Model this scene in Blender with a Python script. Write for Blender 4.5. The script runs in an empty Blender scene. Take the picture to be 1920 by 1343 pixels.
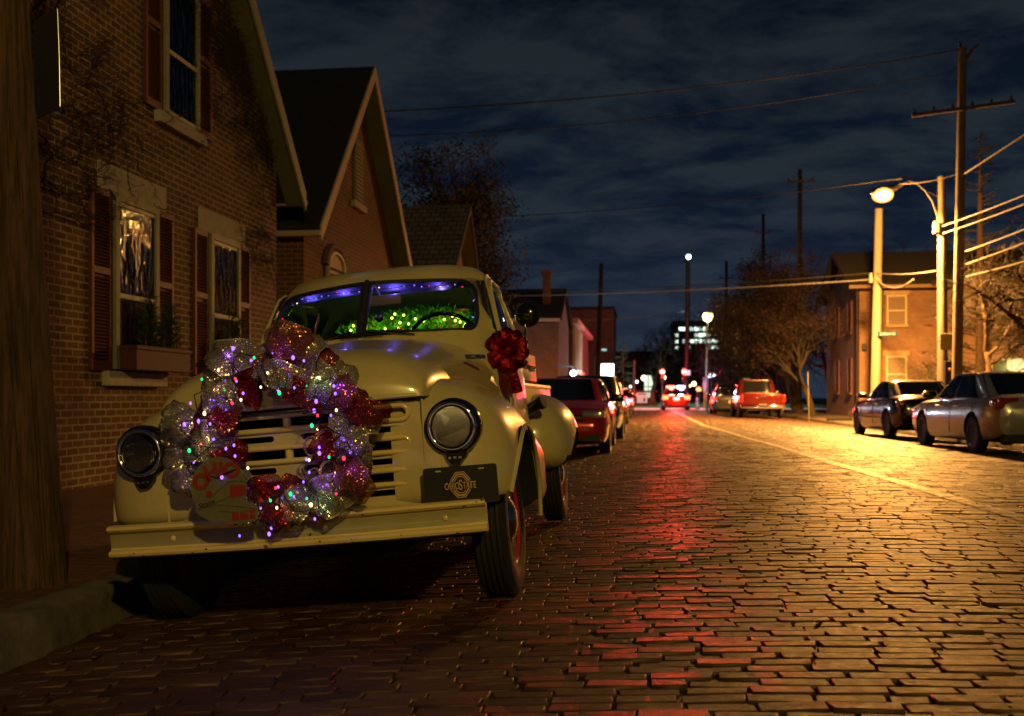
import bpy, bmesh, math, random
from mathutils import Vector, Matrix, noise
R = math.radians
rnd = random.Random(7)
scene = bpy.context.scene
col = scene.collection

# ------------------------------------------------------------------ camera
F = 1867.0
TH = math.atan(245.0 / F)
CT, ST = math.cos(TH), math.sin(TH)
CH = 0.95
def P(px, py, z):
    u = (px - 960) / F; v = (745 - py) / F
    return Vector((z * (u * CT - ST), z * (CT + u * ST), CH + v * z))
def onX(px, py, X):
    u = (px - 960) / F
    return P(px, py, X / (CT * u - ST))
def onY(px, py, Y):
    u = (px - 960) / F
    return P(px, py, Y / (CT + u * ST))
def proj(p):
    z = -p[0] * ST + p[1] * CT; xc = p[0] * CT + p[1] * ST
    return (960 + F * xc / z, 745 - F * (p[2] - CH) / z)

cam = bpy.data.cameras.new('camera')
cam.sensor_width = 36; cam.lens = F / 1920 * 36
cam.shift_y = 73.5 / 1920
cam.clip_start = 0.05; cam.clip_end = 3000
cam.dof.use_dof = True; cam.dof.focus_distance = 4.6; cam.dof.aperture_fstop = 3.2
co = bpy.data.objects.new('camera', cam); col.objects.link(co)
co.location = (0, 0, CH); co.rotation_euler = (R(90), 0, TH)
scene.camera = co
scene.view_settings.view_transform = 'Standard'
scene.view_settings.look = 'None'
scene.view_settings.exposure = 0; scene.view_settings.gamma = 1
scene.cycles.use_denoising = True
try:
    scene.cycles.use_light_tree = True
except Exception: pass
scene.cycles.max_bounces = 7; scene.cycles.diffuse_bounces = 2; scene.cycles.glossy_bounces = 3
scene.cycles.transparent_max_bounces = 24; scene.cycles.transmission_bounces = 4
scene.cycles.sample_clamp_indirect = 3.0
scene.cycles.caustics_reflective = False; scene.cycles.caustics_refractive = False
scene.cycles.blur_glossy = 0.5

# ------------------------------------------------------------------ mesh builder
class MB:
    def __init__(s): s.v = []; s.f = []; s.mi = []; s.cur = 0
    def add(s, vs, fs):
        b = len(s.v); s.v += [tuple(v) for v in vs]
        for f in fs: s.f.append(tuple(b + i for i in f)); s.mi.append(s.cur)
        return s
    def box(s, x0, x1, y0, y1, z0, z1, bev=0.0, M=None):
        if bev <= 0:
            vs = [(x, y, z) for x in (x0, x1) for y in (y0, y1) for z in (z0, z1)]
            fs = [(0, 1, 3, 2), (4, 6, 7, 5), (0, 4, 5, 1), (2, 3, 7, 6), (0, 2, 6, 4), (1, 5, 7, 3)]
        else:
            bm = bmesh.new(); bmesh.ops.create_cube(bm, size=1)
            for v in bm.verts:
                v.co = Vector(((x0 + x1) / 2 + v.co.x * (x1 - x0), (y0 + y1) / 2 + v.co.y * (y1 - y0), (z0 + z1) / 2 + v.co.z * (z1 - z0)))
            bmesh.ops.bevel(bm, geom=bm.edges[:], offset=min(bev, (x1-x0)*.49, (y1-y0)*.49, (z1-z0)*.49), segments=2, affect='EDGES', profile=.5)
            bm.verts.index_update(); vs = [v.co[:] for v in bm.verts]; fs = [[v.index for v in f.verts] for f in bm.faces]; bm.free()
        if M: vs = [M @ Vector(v) for v in vs]
        return s.add(vs, fs)
    def tube(s, pts, rad, n=6, cap=True, close=False):
        pts = [Vector(p) for p in pts]
        if not hasattr(rad, '__len__'): rad = [rad] * len(pts)
        m = len(pts); vs = []; ref = None
        for i, p in enumerate(pts):
            if close: t = pts[(i + 1) % m] - pts[i - 1]
            else: t = pts[min(i + 1, m - 1)] - pts[max(i - 1, 0)]
            if t.length < 1e-9: t = Vector((0, 0, 1))
            t.normalize()
            if ref is None:
                ref = t.orthogonal().normalized()
            ref = (ref - t * ref.dot(t))
            if ref.length < 1e-6: ref = t.orthogonal()
            ref.normalize(); b = t.cross(ref)
            for k in range(n):
                a = 2 * math.pi * k / n
                vs.append(p + (ref * math.cos(a) + b * math.sin(a)) * rad[i])
        fs = []
        for i in range(m if close else m - 1):
            j = (i + 1) % m
            for k in range(n):
                l = (k + 1) % n
                fs.append((i * n + k, i * n + l, j * n + l, j * n + k))
        if cap and not close:
            fs.append(tuple(range(n - 1, -1, -1))); fs.append(tuple((m - 1) * n + k for k in range(n)))
        return s.add(vs, fs)
    def lathe(s, prof, M=None, n=24):
        """prof: (r, h) about the local z axis"""
        M = M or Matrix(); vs = []; fs = []
        for r, h in prof:
            for k in range(n):
                a = 2 * math.pi * k / n
                vs.append(M @ Vector((r * math.cos(a), r * math.sin(a), h)))
        for i in range(len(prof) - 1):
            for k in range(n):
                l = (k + 1) % n
                fs.append((i * n + k, i * n + l, (i + 1) * n + l, (i + 1) * n + k))
        if prof[0][0] > 1e-6: fs.append(tuple(range(n - 1, -1, -1)))
        if prof[-1][0] > 1e-6: fs.append(tuple((len(prof) - 1) * n + k for k in range(n)))
        return s.add(vs, fs)
    def sphere(s, c, r, n=10, m=6, sc=(1, 1, 1)):
        c = Vector(c); prof = []
        for i in range(m + 1):
            a = math.pi * i / m
            prof.append((max(r * math.sin(a), 1e-5), -r * math.cos(a)))
        M = Matrix.Translation(c) @ Matrix.Diagonal((sc[0], sc[1], sc[2], 1))
        return s.lathe(prof, M, n)
    def prism(s, poly, axis, a0, a1, M=None):
        """poly of 2-D points, extruded along axis between a0 and a1 (axis 'x': (y,z); 'y': (x,z); 'z': (x,y))"""
        def mk(p, a):
            return {'x': (a, p[0], p[1]), 'y': (p[0], a, p[1]), 'z': (p[0], p[1], a)}[axis]
        n = len(poly)
        vs = [mk(p, a0) for p in poly] + [mk(p, a1) for p in poly]
        if M: vs = [M @ Vector(v) for v in vs]
        fs = [tuple(range(n)), tuple(range(2 * n - 1, n - 1, -1))] + [(i, i + n, (i + 1) % n + n, (i + 1) % n) for i in range(n)]
        return s.add(vs, fs)
    def grid(s, rows, close_u=False):
        n = len(rows[0]); vs = [p for r in rows for p in r]; fs = []
        for i in range(len(rows) - 1):
            for k in range(n if close_u else n - 1):
                l = (k + 1) % n
                fs.append((i * n + k, i * n + l, (i + 1) * n + l, (i + 1) * n + k))
        return s.add(vs, fs)
    def loft(s, rings, cap=True):
        s.grid(rings, True)
        n = len(rings[0]); b = len(s.v) - n * len(rings)
        if cap:
            s.f.append(tuple(b + k for k in range(n - 1, -1, -1))); s.mi.append(s.cur)
            s.f.append(tuple(b + (len(rings) - 1) * n + k for k in range(n))); s.mi.append(s.cur)
        return s
    def xf(s, M):
        s.v = [tuple(M @ Vector(v)) for v in s.v]; return s
    def mesh(s, name='m', fix=True):
        me = bpy.data.meshes.new(name); me.from_pydata(s.v, [], s.f)
        if any(s.mi): me.polygons.foreach_set('material_index', s.mi)
        if fix:
            bm = bmesh.new(); bm.from_mesh(me); bmesh.ops.recalc_face_normals(bm, faces=bm.faces[:]); bm.to_mesh(me); bm.free()
        return me
    def build(s, name, mats, parent=None, smooth=None, fix=True):
        return link(name, s.mesh(name, fix), mats, parent, smooth)

def link(name, me, mats, parent=None, smooth=None):
    if not isinstance(mats, (list, tuple)): mats = [mats]
    me.materials.clear()
    for m in mats: me.materials.append(m)
    if smooth is not None:
        me.polygons.foreach_set('use_smooth', [True] * len(me.polygons))
        if smooth < 180: me.set_sharp_from_angle(angle=R(smooth))
    me.update()
    o = bpy.data.objects.new(name, me); col.objects.link(o)
    if parent: o.parent = parent
    return o
def tag(o, label=None, cat=None, group=None, kind=None):
    if label: o['label'] = label
    if cat: o['category'] = cat
    if group: o['group'] = group
    if kind: o['kind'] = kind
    return o
def thing(name, label, cat, loc=(0, 0, 0), rz=0, group=None):
    o = bpy.data.objects.new(name, None); col.objects.link(o); o.empty_display_size = .1
    o.location = loc; o.rotation_euler = (0, 0, rz)
    return tag(o, label, cat, group)
def dup(root, loc, rz=None, label=None, group=None):
    def cp(o, par):
        c = o.copy(); col.objects.link(c)
        if par: c.parent = par
        for ch in list(o.children): cp(ch, c)
        return c
    r = cp(root, None); r.location = loc
    if rz is not None: r.rotation_euler = (0, 0, rz)
    if label: r['label'] = label
    if group: r['group'] = group
    return r
def booldiff(me, cutters, op='DIFFERENCE'):
    a = bpy.data.objects.new('t', me); col.objects.link(a); tmp = []
    for c in cutters:
        o = bpy.data.objects.new('c', c); col.objects.link(o); tmp.append(o)
        md = a.modifiers.new('b', 'BOOLEAN'); md.operation = op; md.solver = 'EXACT'; md.object = o
    bpy.context.view_layer.update()
    dg = bpy.context.evaluated_depsgraph_get()
    out = bpy.data.meshes.new_from_object(a.evaluated_get(dg))
    for o in tmp + [a]: bpy.data.objects.remove(o)
    return out
def text_mesh(s, size, ext=.002, align='CENTER', bold=0.0, shear=0.0):
    c = bpy.data.curves.new('t', 'FONT'); c.body = s; c.size = size; c.extrude = ext; c.align_x = align; c.align_y = 'CENTER'
    c.offset = bold; c.resolution_u = 3; c.shear = shear
    o = bpy.data.objects.new('t', c); col.objects.link(o)
    bpy.context.view_layer.update(); dg = bpy.context.evaluated_depsgraph_get()
    me = bpy.data.meshes.new_from_object(o.evaluated_get(dg))
    bpy.data.objects.remove(o); return me
def xfm(me, M): me.transform(M); return me
FRONT = Matrix.Rotation(R(90), 4, 'X')       # text lying in xy -> standing, facing -y

# ------------------------------------------------------------------ materials
def nt(m): m.use_nodes = True; return m.node_tree.nodes, m.node_tree.links
def mat(name, c, rough=.6, metal=0, spec=.5, var=0, vscale=8, bump=0, bscale=40, coat=0, emit=None, estr=0, c2=None, alpha=1, trans=0, detail=4, stretch=None):
    m = bpy.data.materials.new(name); N, L = nt(m); b = N['Principled BSDF']
    b.inputs['Base Color'].default_value = (*c, 1); b.inputs['Roughness'].default_value = rough
    b.inputs['Metallic'].default_value = metal; b.inputs['Specular IOR Level'].default_value = spec
    b.inputs['Coat Weight'].default_value = coat; b.inputs['Coat Roughness'].default_value = .06
    b.inputs['Alpha'].default_value = alpha; b.inputs['Transmission Weight'].default_value = trans
    if emit: b.inputs['Emission Color'].default_value = (*emit, 1); b.inputs['Emission Strength'].default_value = estr
    if var or bump or c2:
        tc = N.new('ShaderNodeTexCoord'); src = tc.outputs['Object']
        if stretch:
            mp = N.new('ShaderNodeMapping'); mp.inputs['Scale'].default_value = stretch; L.new(src, mp.inputs[0]); src = mp.outputs[0]
        if var or c2:
            n = N.new('ShaderNodeTexNoise'); n.inputs['Scale'].default_value = vscale; n.inputs['Detail'].default_value = detail; n.inputs['Roughness'].default_value = .65
            L.new(src, n.inputs['Vector'])
            r = N.new('ShaderNodeValToRGB'); r.color_ramp.elements[0].position = .3; r.color_ramp.elements[1].position = .7
            k = 1 - (var or 0); cc = c2 or tuple(x * k for x in c)
            r.color_ramp.elements[0].color = (*cc, 1); r.color_ramp.elements[1].color = (*(tuple(min(1, x * (2 - k)) for x in c) if not c2 else c), 1)
            L.new(n.outputs[0], r.inputs[0]); L.new(r.outputs[0], b.inputs['Base Color'])
        if bump:
            n2 = N.new('ShaderNodeTexNoise'); n2.inputs['Scale'].default_value = bscale; n2.inputs['Detail'].default_value = 5
            L.new(src, n2.inputs['Vector'])
            bp = N.new('ShaderNodeBump'); bp.inputs['Strength'].default_value = bump; bp.inputs['Distance'].default_value = .01
            L.new(n2.outputs[0], bp.inputs['Height']); L.new(bp.outputs[0], b.inputs['Normal'])
    return m
def emis(name, c, s):
    m = bpy.data.materials.new(name); N, L = nt(m)
    b = N['Principled BSDF']; b.inputs['Base Color'].default_value = (.02, .02, .02, 1)
    b.inputs['Emission Color'].default_value = (*c, 1); b.inputs['Emission Strength'].default_value = s
    return m
def glassmat(name, tint=(.9, .9, .9), rough=.02, ior=1.5, refl=1.0):
    m = bpy.data.materials.new(name); N, L = nt(m); N.remove(N['Principled BSDF']); out = N['Material Output']
    t = N.new('ShaderNodeBsdfTransparent'); t.inputs[0].default_value = (*tint, 1)
    g = N.new('ShaderNodeBsdfGlossy'); g.inputs['Roughness'].default_value = rough
    fr = N.new('ShaderNodeFresnel'); fr.inputs[0].default_value = ior
    x = N.new('ShaderNodeMixShader'); L.new(fr.outputs[0], x.inputs[0]); L.new(t.outputs[0], x.inputs[1]); L.new(g.outputs[0], x.inputs[2])
    L.new(x.outputs[0], out.inputs[0]); return m
def shellglow(name, c, s, a):
    m = bpy.data.materials.new(name); N, L = nt(m); N.remove(N['Principled BSDF']); out = N['Material Output']
    t = N.new('ShaderNodeBsdfTransparent'); e = N.new('ShaderNodeEmission'); e.inputs[0].default_value = (*c, 1); e.inputs[1].default_value = s
    x = N.new('ShaderNodeMixShader'); x.inputs[0].default_value = a; L.new(t.outputs[0], x.inputs[1]); L.new(e.outputs[0], x.inputs[2]); L.new(x.outputs[0], out.inputs[0]); return m
def brickmat(name, c1, c2, mortar, plane='yz', bw=.215, bh=.075, ms=.010, bump=.6, rough=.85, var=.5):
    """brick wall pattern in metres; plane tells which two object axes carry it"""
    m = bpy.data.materials.new(name); N, L = nt(m); b = N['Principled BSDF']; b.inputs['Roughness'].default_value = rough
    tc = N.new('ShaderNodeTexCoord'); sp = N.new('ShaderNodeSeparateXYZ'); cb = N.new('ShaderNodeCombineXYZ')
    L.new(tc.outputs['Object'], sp.inputs[0])
    if plane == 'auto':
        ad = N.new('ShaderNodeMath'); ad.operation = 'ADD'; L.new(sp.outputs['X'], ad.inputs[0]); L.new(sp.outputs['Y'], ad.inputs[1])
        L.new(ad.outputs[0], cb.inputs['X']); L.new(sp.outputs['Z'], cb.inputs['Y'])
    else:
        L.new(sp.outputs[plane[0].upper()], cb.inputs['X']); L.new(sp.outputs[plane[1].upper()], cb.inputs['Y'])
    wn = N.new('ShaderNodeTexNoise'); wn.inputs['Scale'].default_value = 3.5; wn.inputs['Detail'].default_value = 6; L.new(cb.outputs[0], wn.inputs['Vector'])
    mix = N.new('ShaderNodeVectorMath'); mix.operation = 'MULTIPLY_ADD'
    L.new(wn.outputs['Color'], mix.inputs[0]); mix.inputs[1].default_value = (.012, .012, 0); L.new(cb.outputs[0], mix.inputs[2])
    bt = N.new('ShaderNodeTexBrick'); bt.inputs['Scale'].default_value = 1; bt.inputs['Brick Width'].default_value = bw
    bt.inputs['Row Height'].default_value = bh; bt.inputs['Mortar Size'].default_value = ms; bt.inputs['Mortar Smooth'].default_value = .3; bt.inputs['Bias'].default_value = -.1
    bt.inputs['Color1'].default_value = (*c1, 1); bt.inputs['Color2'].default_value = (*c2, 1); bt.inputs['Mortar'].default_value = (*mortar, 1)
    L.new(mix.outputs[0], bt.inputs['Vector'])
    n = N.new('ShaderNodeTexNoise'); n.inputs['Scale'].default_value = 1.3; n.inputs['Detail'].default_value = 9; n.inputs['Roughness'].default_value = .75
    L.new(cb.outputs[0], n.inputs['Vector'])
    mr = N.new('ShaderNodeMapRange'); mr.inputs[1].default_value = .3; mr.inputs[2].default_value = .7; mr.inputs[3].default_value = 1 - var; mr.inputs[4].default_value = 1 + var * .5
    L.new(n.outputs[0], mr.inputs[0])
    mu = N.new('ShaderNodeMix'); mu.data_type = 'RGBA'; mu.blend_type = 'MULTIPLY'; mu.inputs[0].default_value = 1
    L.new(bt.outputs['Color'], mu.inputs[6]); L.new(mr.outputs[0], mu.inputs[7]); L.new(mu.outputs[2], b.inputs['Base Color'])
    fine = N.new('ShaderNodeTexNoise'); fine.inputs['Scale'].default_value = 70; fine.inputs['Detail'].default_value = 4; L.new(cb.outputs[0], fine.inputs['Vector'])
    hm = N.new('ShaderNodeMath'); hm.operation = 'MULTIPLY_ADD'; L.new(bt.outputs['Fac'], hm.inputs[0]); hm.inputs[1].default_value = -1; L.new(fine.outputs[0], hm.inputs[2])
    bp = N.new('ShaderNodeBump'); bp.inputs['Strength'].default_value = bump; bp.inputs['Distance'].default_value = .008
    L.new(hm.outputs[0], bp.inputs['Height']); L.new(bp.outputs[0], b.inputs['Normal'])
    return m
M = {}
M['cream'] = mat('cream_paint', (.53, .435, .205), .30, spec=.5, coat=.5, var=.10, vscale=5, bump=.02, bscale=300)
M['creamlit'] = mat('lit_cream_paint', (.70, .54, .20), .25, coat=.6, var=.08, vscale=6)  # cream lightened for the light caught on bumper beads and grille rims
M['black'] = mat('black_rubber', (.008, .008, .008), .75)
M['tyre'] = mat('tyre_rubber', (.012, .011, .010), .7, bump=.2, bscale=200)
M['darkin'] = mat('dark_interior', (.005, .005, .007), .9)
M['seat'] = mat('seat_vinyl', (.012, .010, .012), .7)
M['under'] = mat('underbody', (.006, .006, .006), .9)
M['chrome'] = mat('chrome', (.75, .75, .75), .07, 1)
M['steel'] = mat('brushed_steel', (.45, .45, .45), .3, 1)
M['red'] = mat('red_wheel_paint', (.45, .02, .02), .25, coat=.5)
M['blackpaint'] = mat('black_gloss', (.006, .006, .007), .15, coat=.5)
M['blackflat'] = mat('black_plate', (.010, .010, .010), .45)
M['gold'] = mat('gold_print', (.75, .52, .22), .35, .6)
M['glass'] = glassmat('clear_glass', (.62, .62, .60), .02, 1.4)
M['oldglass'] = glassmat('old_glass', (.85, .86, .84), .03, 1.28)
M['lensglass'] = glassmat('lens_glass', (.9, .9, .9), .05, 1.5)
M['tint'] = glassmat('tinted_glass', (.12, .12, .13), .03)
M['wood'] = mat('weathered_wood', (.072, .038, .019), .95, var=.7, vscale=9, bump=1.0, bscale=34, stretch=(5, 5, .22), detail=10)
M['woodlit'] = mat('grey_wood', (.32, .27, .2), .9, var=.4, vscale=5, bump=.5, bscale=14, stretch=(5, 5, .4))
M['stone'] = mat('limestone', (.45, .40, .29), .85, var=.18, vscale=9, bump=.3, bscale=60)
M['conc'] = mat('old_concrete', (.095, .080, .058), .9, var=.6, vscale=5, bump=.6, bscale=25, detail=9)
M['shutter'] = mat('oxblood_shutter', (.13, .030, .020), .6, var=.2, vscale=4)
M['trimgreen'] = mat('sage_trim', (.26, .26, .17), .6, var=.15, vscale=5)
M['sash'] = mat('ivory_sash', (.52, .46, .32), .55)
M['slate'] = mat('dark_shingle', (.018, .017, .016), .9, var=.3, vscale=6, bump=.5, bscale=20)
M['windowdark'] = mat('dark_room', (.01, .009, .008), .9)
M['twig'] = mat('bare_twig', (.030, .018, .010), .9)
M['bark'] = mat('tree_bark', (.085, .055, .035), .95, var=.4, vscale=8, bump=.6, bscale=20)
M['needle'] = mat('evergreen_needle', (.018, .045, .012), .7, var=.4, vscale=12)
M['wire'] = mat('cable_black', (.02, .018, .016), .6)
M['wirelit'] = mat('lit_cable', (.15, .14, .12), .6)  # paler copy of the cable, lamplight put into its colour

N, L = nt(M['oldglass'])      # wavy old window glass
tcx = N.new('ShaderNodeTexCoord'); mpx = N.new('ShaderNodeMapping'); mpx.inputs['Scale'].default_value = (1, 7, 1.6); L.new(tcx.outputs['Object'], mpx.inputs[0])
nx_ = N.new('ShaderNodeTexNoise'); nx_.inputs['Scale'].default_value = 2.2; nx_.inputs['Detail'].default_value = 2; L.new(mpx.outputs[0], nx_.inputs['Vector'])
bpx = N.new('ShaderNodeBump'); bpx.inputs['Strength'].default_value = .5; bpx.inputs['Distance'].default_value = .03; L.new(nx_.outputs[0], bpx.inputs['Height'])
for nd in N:
    if nd.type == 'BSDF_GLOSSY': L.new(bpx.outputs[0], nd.inputs['Normal'])
# ------------------------------------------------------------------ world: night sky with thin clouds
w = bpy.data.worlds.new('World'); scene.world = w; w.use_nodes = True
N, L = w.node_tree.nodes, w.node_tree.links
bg = N['Background']
tc = N.new('ShaderNodeTexCoord'); sp = N.new('ShaderNodeSeparateXYZ'); L.new(tc.outputs['Generated'], sp.inputs[0])
zz = N.new('ShaderNodeMath'); zz.operation = 'MAXIMUM'; L.new(sp.outputs['Z'], zz.inputs[0]); zz.inputs[1].default_value = 0
za = N.new('ShaderNodeMath'); za.operation = 'ADD'; L.new(zz.outputs[0], za.inputs[0]); za.inputs[1].default_value = .12
dx = N.new('ShaderNodeMath'); dx.operation = 'DIVIDE'; L.new(sp.outputs['X'], dx.inputs[0]); L.new(za.outputs[0], dx.inputs[1])
dy = N.new('ShaderNodeMath'); dy.operation = 'DIVIDE'; L.new(sp.outputs['Y'], dy.inputs[0]); L.new(za.outputs[0], dy.inputs[1])
cb = N.new('ShaderNodeCombineXYZ'); L.new(dx.outputs[0], cb.inputs[0]); L.new(dy.outputs[0], cb.inputs[1])
mp = N.new('ShaderNodeMapping'); mp.inputs['Scale'].default_value = (1.15, 1.45, 1); mp.inputs['Rotation'].default_value = (0, 0, R(-12)); mp.inputs['Location'].default_value = (3.3, 1.7, 0)
L.new(cb.outputs[0], mp.inputs[0])
n1 = N.new('ShaderNodeTexNoise'); n1.inputs['Scale'].default_value = 2.0; n1.inputs['Detail'].default_value = 9; n1.inputs['Roughness'].default_value = .66; n1.inputs['Distortion'].default_value = .35
L.new(mp.outputs[0], n1.inputs['Vector'])
cr = N.new('ShaderNodeValToRGB'); cr.color_ramp.elements[0].position = .41; cr.color_ramp.elements[1].position = .59
L.new(n1.outputs[0], cr.inputs[0])
hz = N.new('ShaderNodeValToRGB')   # by elevation
e = hz.color_ramp.elements
e[0].position = .0; e[0].color = (.020, .030, .052, 1); e[1].position = .42; e[1].color = (.0019, .0033, .0074, 1)
k = e.new(.16); k.color = (.0048, .0102, .0230, 1)
L.new(zz.outputs[0], hz.inputs[0])
ch = N.new('ShaderNodeValToRGB'); e = ch.color_ramp.elements
e[0].position = .02; e[0].color = (.022, .034, .058, 1); e[1].position = .45; e[1].color = (.0120, .0152, .0180, 1)
k = e.new(.2); k.color = (.0165, .0240, .0330, 1)
L.new(zz.outputs[0], ch.inputs[0])
mx = N.new('ShaderNodeMix'); mx.data_type = 'RGBA'; L.new(cr.outputs[0], mx.inputs[0]); L.new(hz.outputs[0], mx.inputs[6]); L.new(ch.outputs[0], mx.inputs[7])
L.new(mx.outputs[2], bg.inputs[0]); bg.inputs[1].default_value = 1.0

# ------------------------------------------------------------------ ground profile
XL, XR, XC = -2.56, 7.55, 2.1
ROAD_END = 66.0
def zroad(x, y=0):
    base = .08 - (.0109 if x < XC else .0072) * (min(max(x, XL), XR) - XC) ** 2
    return base
def wave(x, y):
    return .009 * noise.noise(Vector((x * .28, y * .42, 3.1))) + .007 * noise.noise(Vector((x * .9, y * 1.1, 8.4)))

# land under everything
b = MB(); b.grid([[(x, y, -.30 if abs(x) < 40 else -.3) for x in (-900, -40, 0, 40, 900)] for y in (-200, 0, 80, 1500)])
tag(b.build('ground', mat('dark_ground', (.035, .030, .022), .95, var=.4, vscale=.4)), kind='structure')

# road bed (joints) + individually laid paving bricks as one surface
xs = [XL + (XR - XL) * i / 40 for i in range(41)]
ys = [-6 + (ROAD_END + 6) * (i / 150) for i in range(151)]
jm = mat('joint_dirt', (.012, .009, .006), .95, bump=.5, bscale=60)
def brickroad_mat():
    m = bpy.data.materials.new('paving_brick'); N, L = nt(m); b = N['Principled BSDF']
    at = N.new('ShaderNodeAttribute'); at.attribute_name = 'tone'
    tc = N.new('ShaderNodeTexCoord')
    n = N.new('ShaderNodeTexNoise'); n.inputs['Scale'].default_value = 1.1; n.inputs['Detail'].default_value = 8; n.inputs['Roughness'].default_value = .7; L.new(tc.outputs['Object'], n.inputs['Vector'])
    ad = N.new('ShaderNodeMath'); ad.operation = 'MULTIPLY_ADD'; L.new(n.outputs[0], ad.inputs[0]); ad.inputs[1].default_value = .7; L.new(at.outputs['Fac'], ad.inputs[2])
    r = N.new('ShaderNodeValToRGB'); e = r.color_ramp.elements
    e[0].position = .25; e[0].color = (.022, .009, .004, 1); e[1].position = 1.2; e[1].color = (.11, .058, .032, 1)
    k = e.new(.62); k.color = (.060, .024, .011, 1); k = e.new(.85); k.color = (.080, .038, .019, 1)
    L.new(ad.outputs[0], r.inputs[0]); L.new(r.outputs[0], b.inputs['Base Color'])
    n2 = N.new('ShaderNodeTexNoise'); n2.inputs['Scale'].default_value = 28; n2.inputs['Detail'].default_value = 7; n2.inputs['Roughness'].default_value = .7; L.new(tc.outputs['Object'], n2.inputs['Vector'])
    mr = N.new('ShaderNodeMapRange'); mr.inputs[1].default_value = .3; mr.inputs[2].default_value = .7; mr.inputs[3].default_value = .40; mr.inputs[4].default_value = .66
    L.new(n2.outputs[0], mr.inputs[0]); L.new(mr.outputs[0], b.inputs['Roughness'])
    bp = N.new('ShaderNodeBump'); bp.inputs['Strength'].default_value = .8; bp.inputs['Distance'].default_value = .007
    L.new(n2.outputs[0], bp.inputs['Height']); L.new(bp.outputs[0], b.inputs['Normal'])
    b.inputs['Specular IOR Level'].default_value = .55
    return m
M['paver'] = brickroad_mat()
def paving():
    V = []; Fc = []; T = []; TOP = []
    y = -0.6; row = 0
    rr = random.Random(11)
    while y < ROAD_END:
        near = y < 16
        h = .080
        x = XL + .02 + (0 if row % 2 else -.11) + rr.uniform(-.02, .02)
        while x < XR - .03:
            lw = .208 * rr.uniform(.93, 1.07)
            if rr.random() < .04: lw *= .6
            # rows wander a little, as old paving does
            x0 = max(x, XL + .01); x1 = min(x + lw - (.009 + .011 * rr.random() ** 2), XR - .01)
            if x1 - x0 > .05:
                cx = (x0 + x1) / 2
                # only what the camera can see plus a margin
                zc = -cx * ST + y * CT; xc = cx * CT + y * ST
                if zc > -.5 and abs(xc) < zc * .60 + 1.6:
                    yo = y + .028 * noise.noise(Vector((cx * .35, y * .2, 1.3))) + .010 * noise.noise(Vector((cx * 1.7, y * 2.0, 5.3)))
                    g = .0045 + .005 * rr.random()
                    hx = (x1 - x0) / 2; hy = (h - g * 1.3) / 2
                    tx = rr.gauss(0, .009); ty = rr.gauss(0, .012); dz = rr.gauss(0, .0025)
                    rot = rr.gauss(0, .010)
                    b0 = len(V); z0 = zroad(cx) + wave(cx, y) + dz
                    sl = -2 * (.0109 if cx < XC else .0072) * (cx - XC)
                    lay = ((1, -.030), (1, -.006), (.988, -.0015), (.962, 0)) if near else ((1, -.03), (.985, -.003), (.95, 0))
                    cj = [(rr.uniform(-.006, .006), rr.uniform(-.005, .005)) for _ in range(4)]
                    for q, (s, zo) in enumerate(lay):
                        ins = (1 - s) * .11
                        for ci, (sx, sy) in enumerate(((-1, -1), (1, -1), (1, 1), (-1, 1))):
                            ax = sx * (hx - ins) + cj[ci][0]; ay = sy * (hy - ins) + cj[ci][1]
                            V.append((cx + ax - rot * ay, yo + ay + rot * ax, z0 + zo + ax * (tx + sl) + ay * ty))
                    nl = len(lay); t = rr.random() * .55 + (.0 if rr.random() > .08 else .25)
                    for q in range(nl - 1):
                        for c in range(4):
                            d = (c + 1) % 4
                            Fc.append((b0 + q * 4 + c, b0 + q * 4 + d, b0 + q * 4 + 4 + d, b0 + q * 4 + 4 + c)); T.append(t)
                    TOP.append(len(Fc)); Fc.append((b0 + nl * 4 - 4, b0 + nl * 4 - 3, b0 + nl * 4 - 2, b0 + nl * 4 - 1)); T.append(t)
            x += lw
        y += h; row += 1
    # the bed beneath
    b0 = len(V)
    for yy in ys:
        for xx in xs: V.append((xx, yy, zroad(xx) + wave(xx, yy) - .011))
    n = len(xs); nb = len(Fc)
    for i in range(len(ys) - 1):
        for k in range(n - 1):
            Fc.append((b0 + i * n + k, b0 + i * n + k + 1, b0 + (i + 1) * n + k + 1, b0 + (i + 1) * n + k)); T.append(0)
    me = bpy.data.meshes.new('road'); me.from_pydata(V, [], Fc)
    a = me.attributes.new('tone', 'FLOAT', 'FACE'); a.data.foreach_set('value', T)
    mi = [0] * nb + [1] * (len(Fc) - nb); me.polygons.foreach_set('material_index', mi)
    me.polygons.foreach_set('use_smooth', [i < nb for i in range(len(Fc))])
    for i in TOP: me.polygons[i].use_smooth = False
    return me
me = paving()
tag(link('road', me, [M['paver'], jm]), kind='structure')

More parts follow.
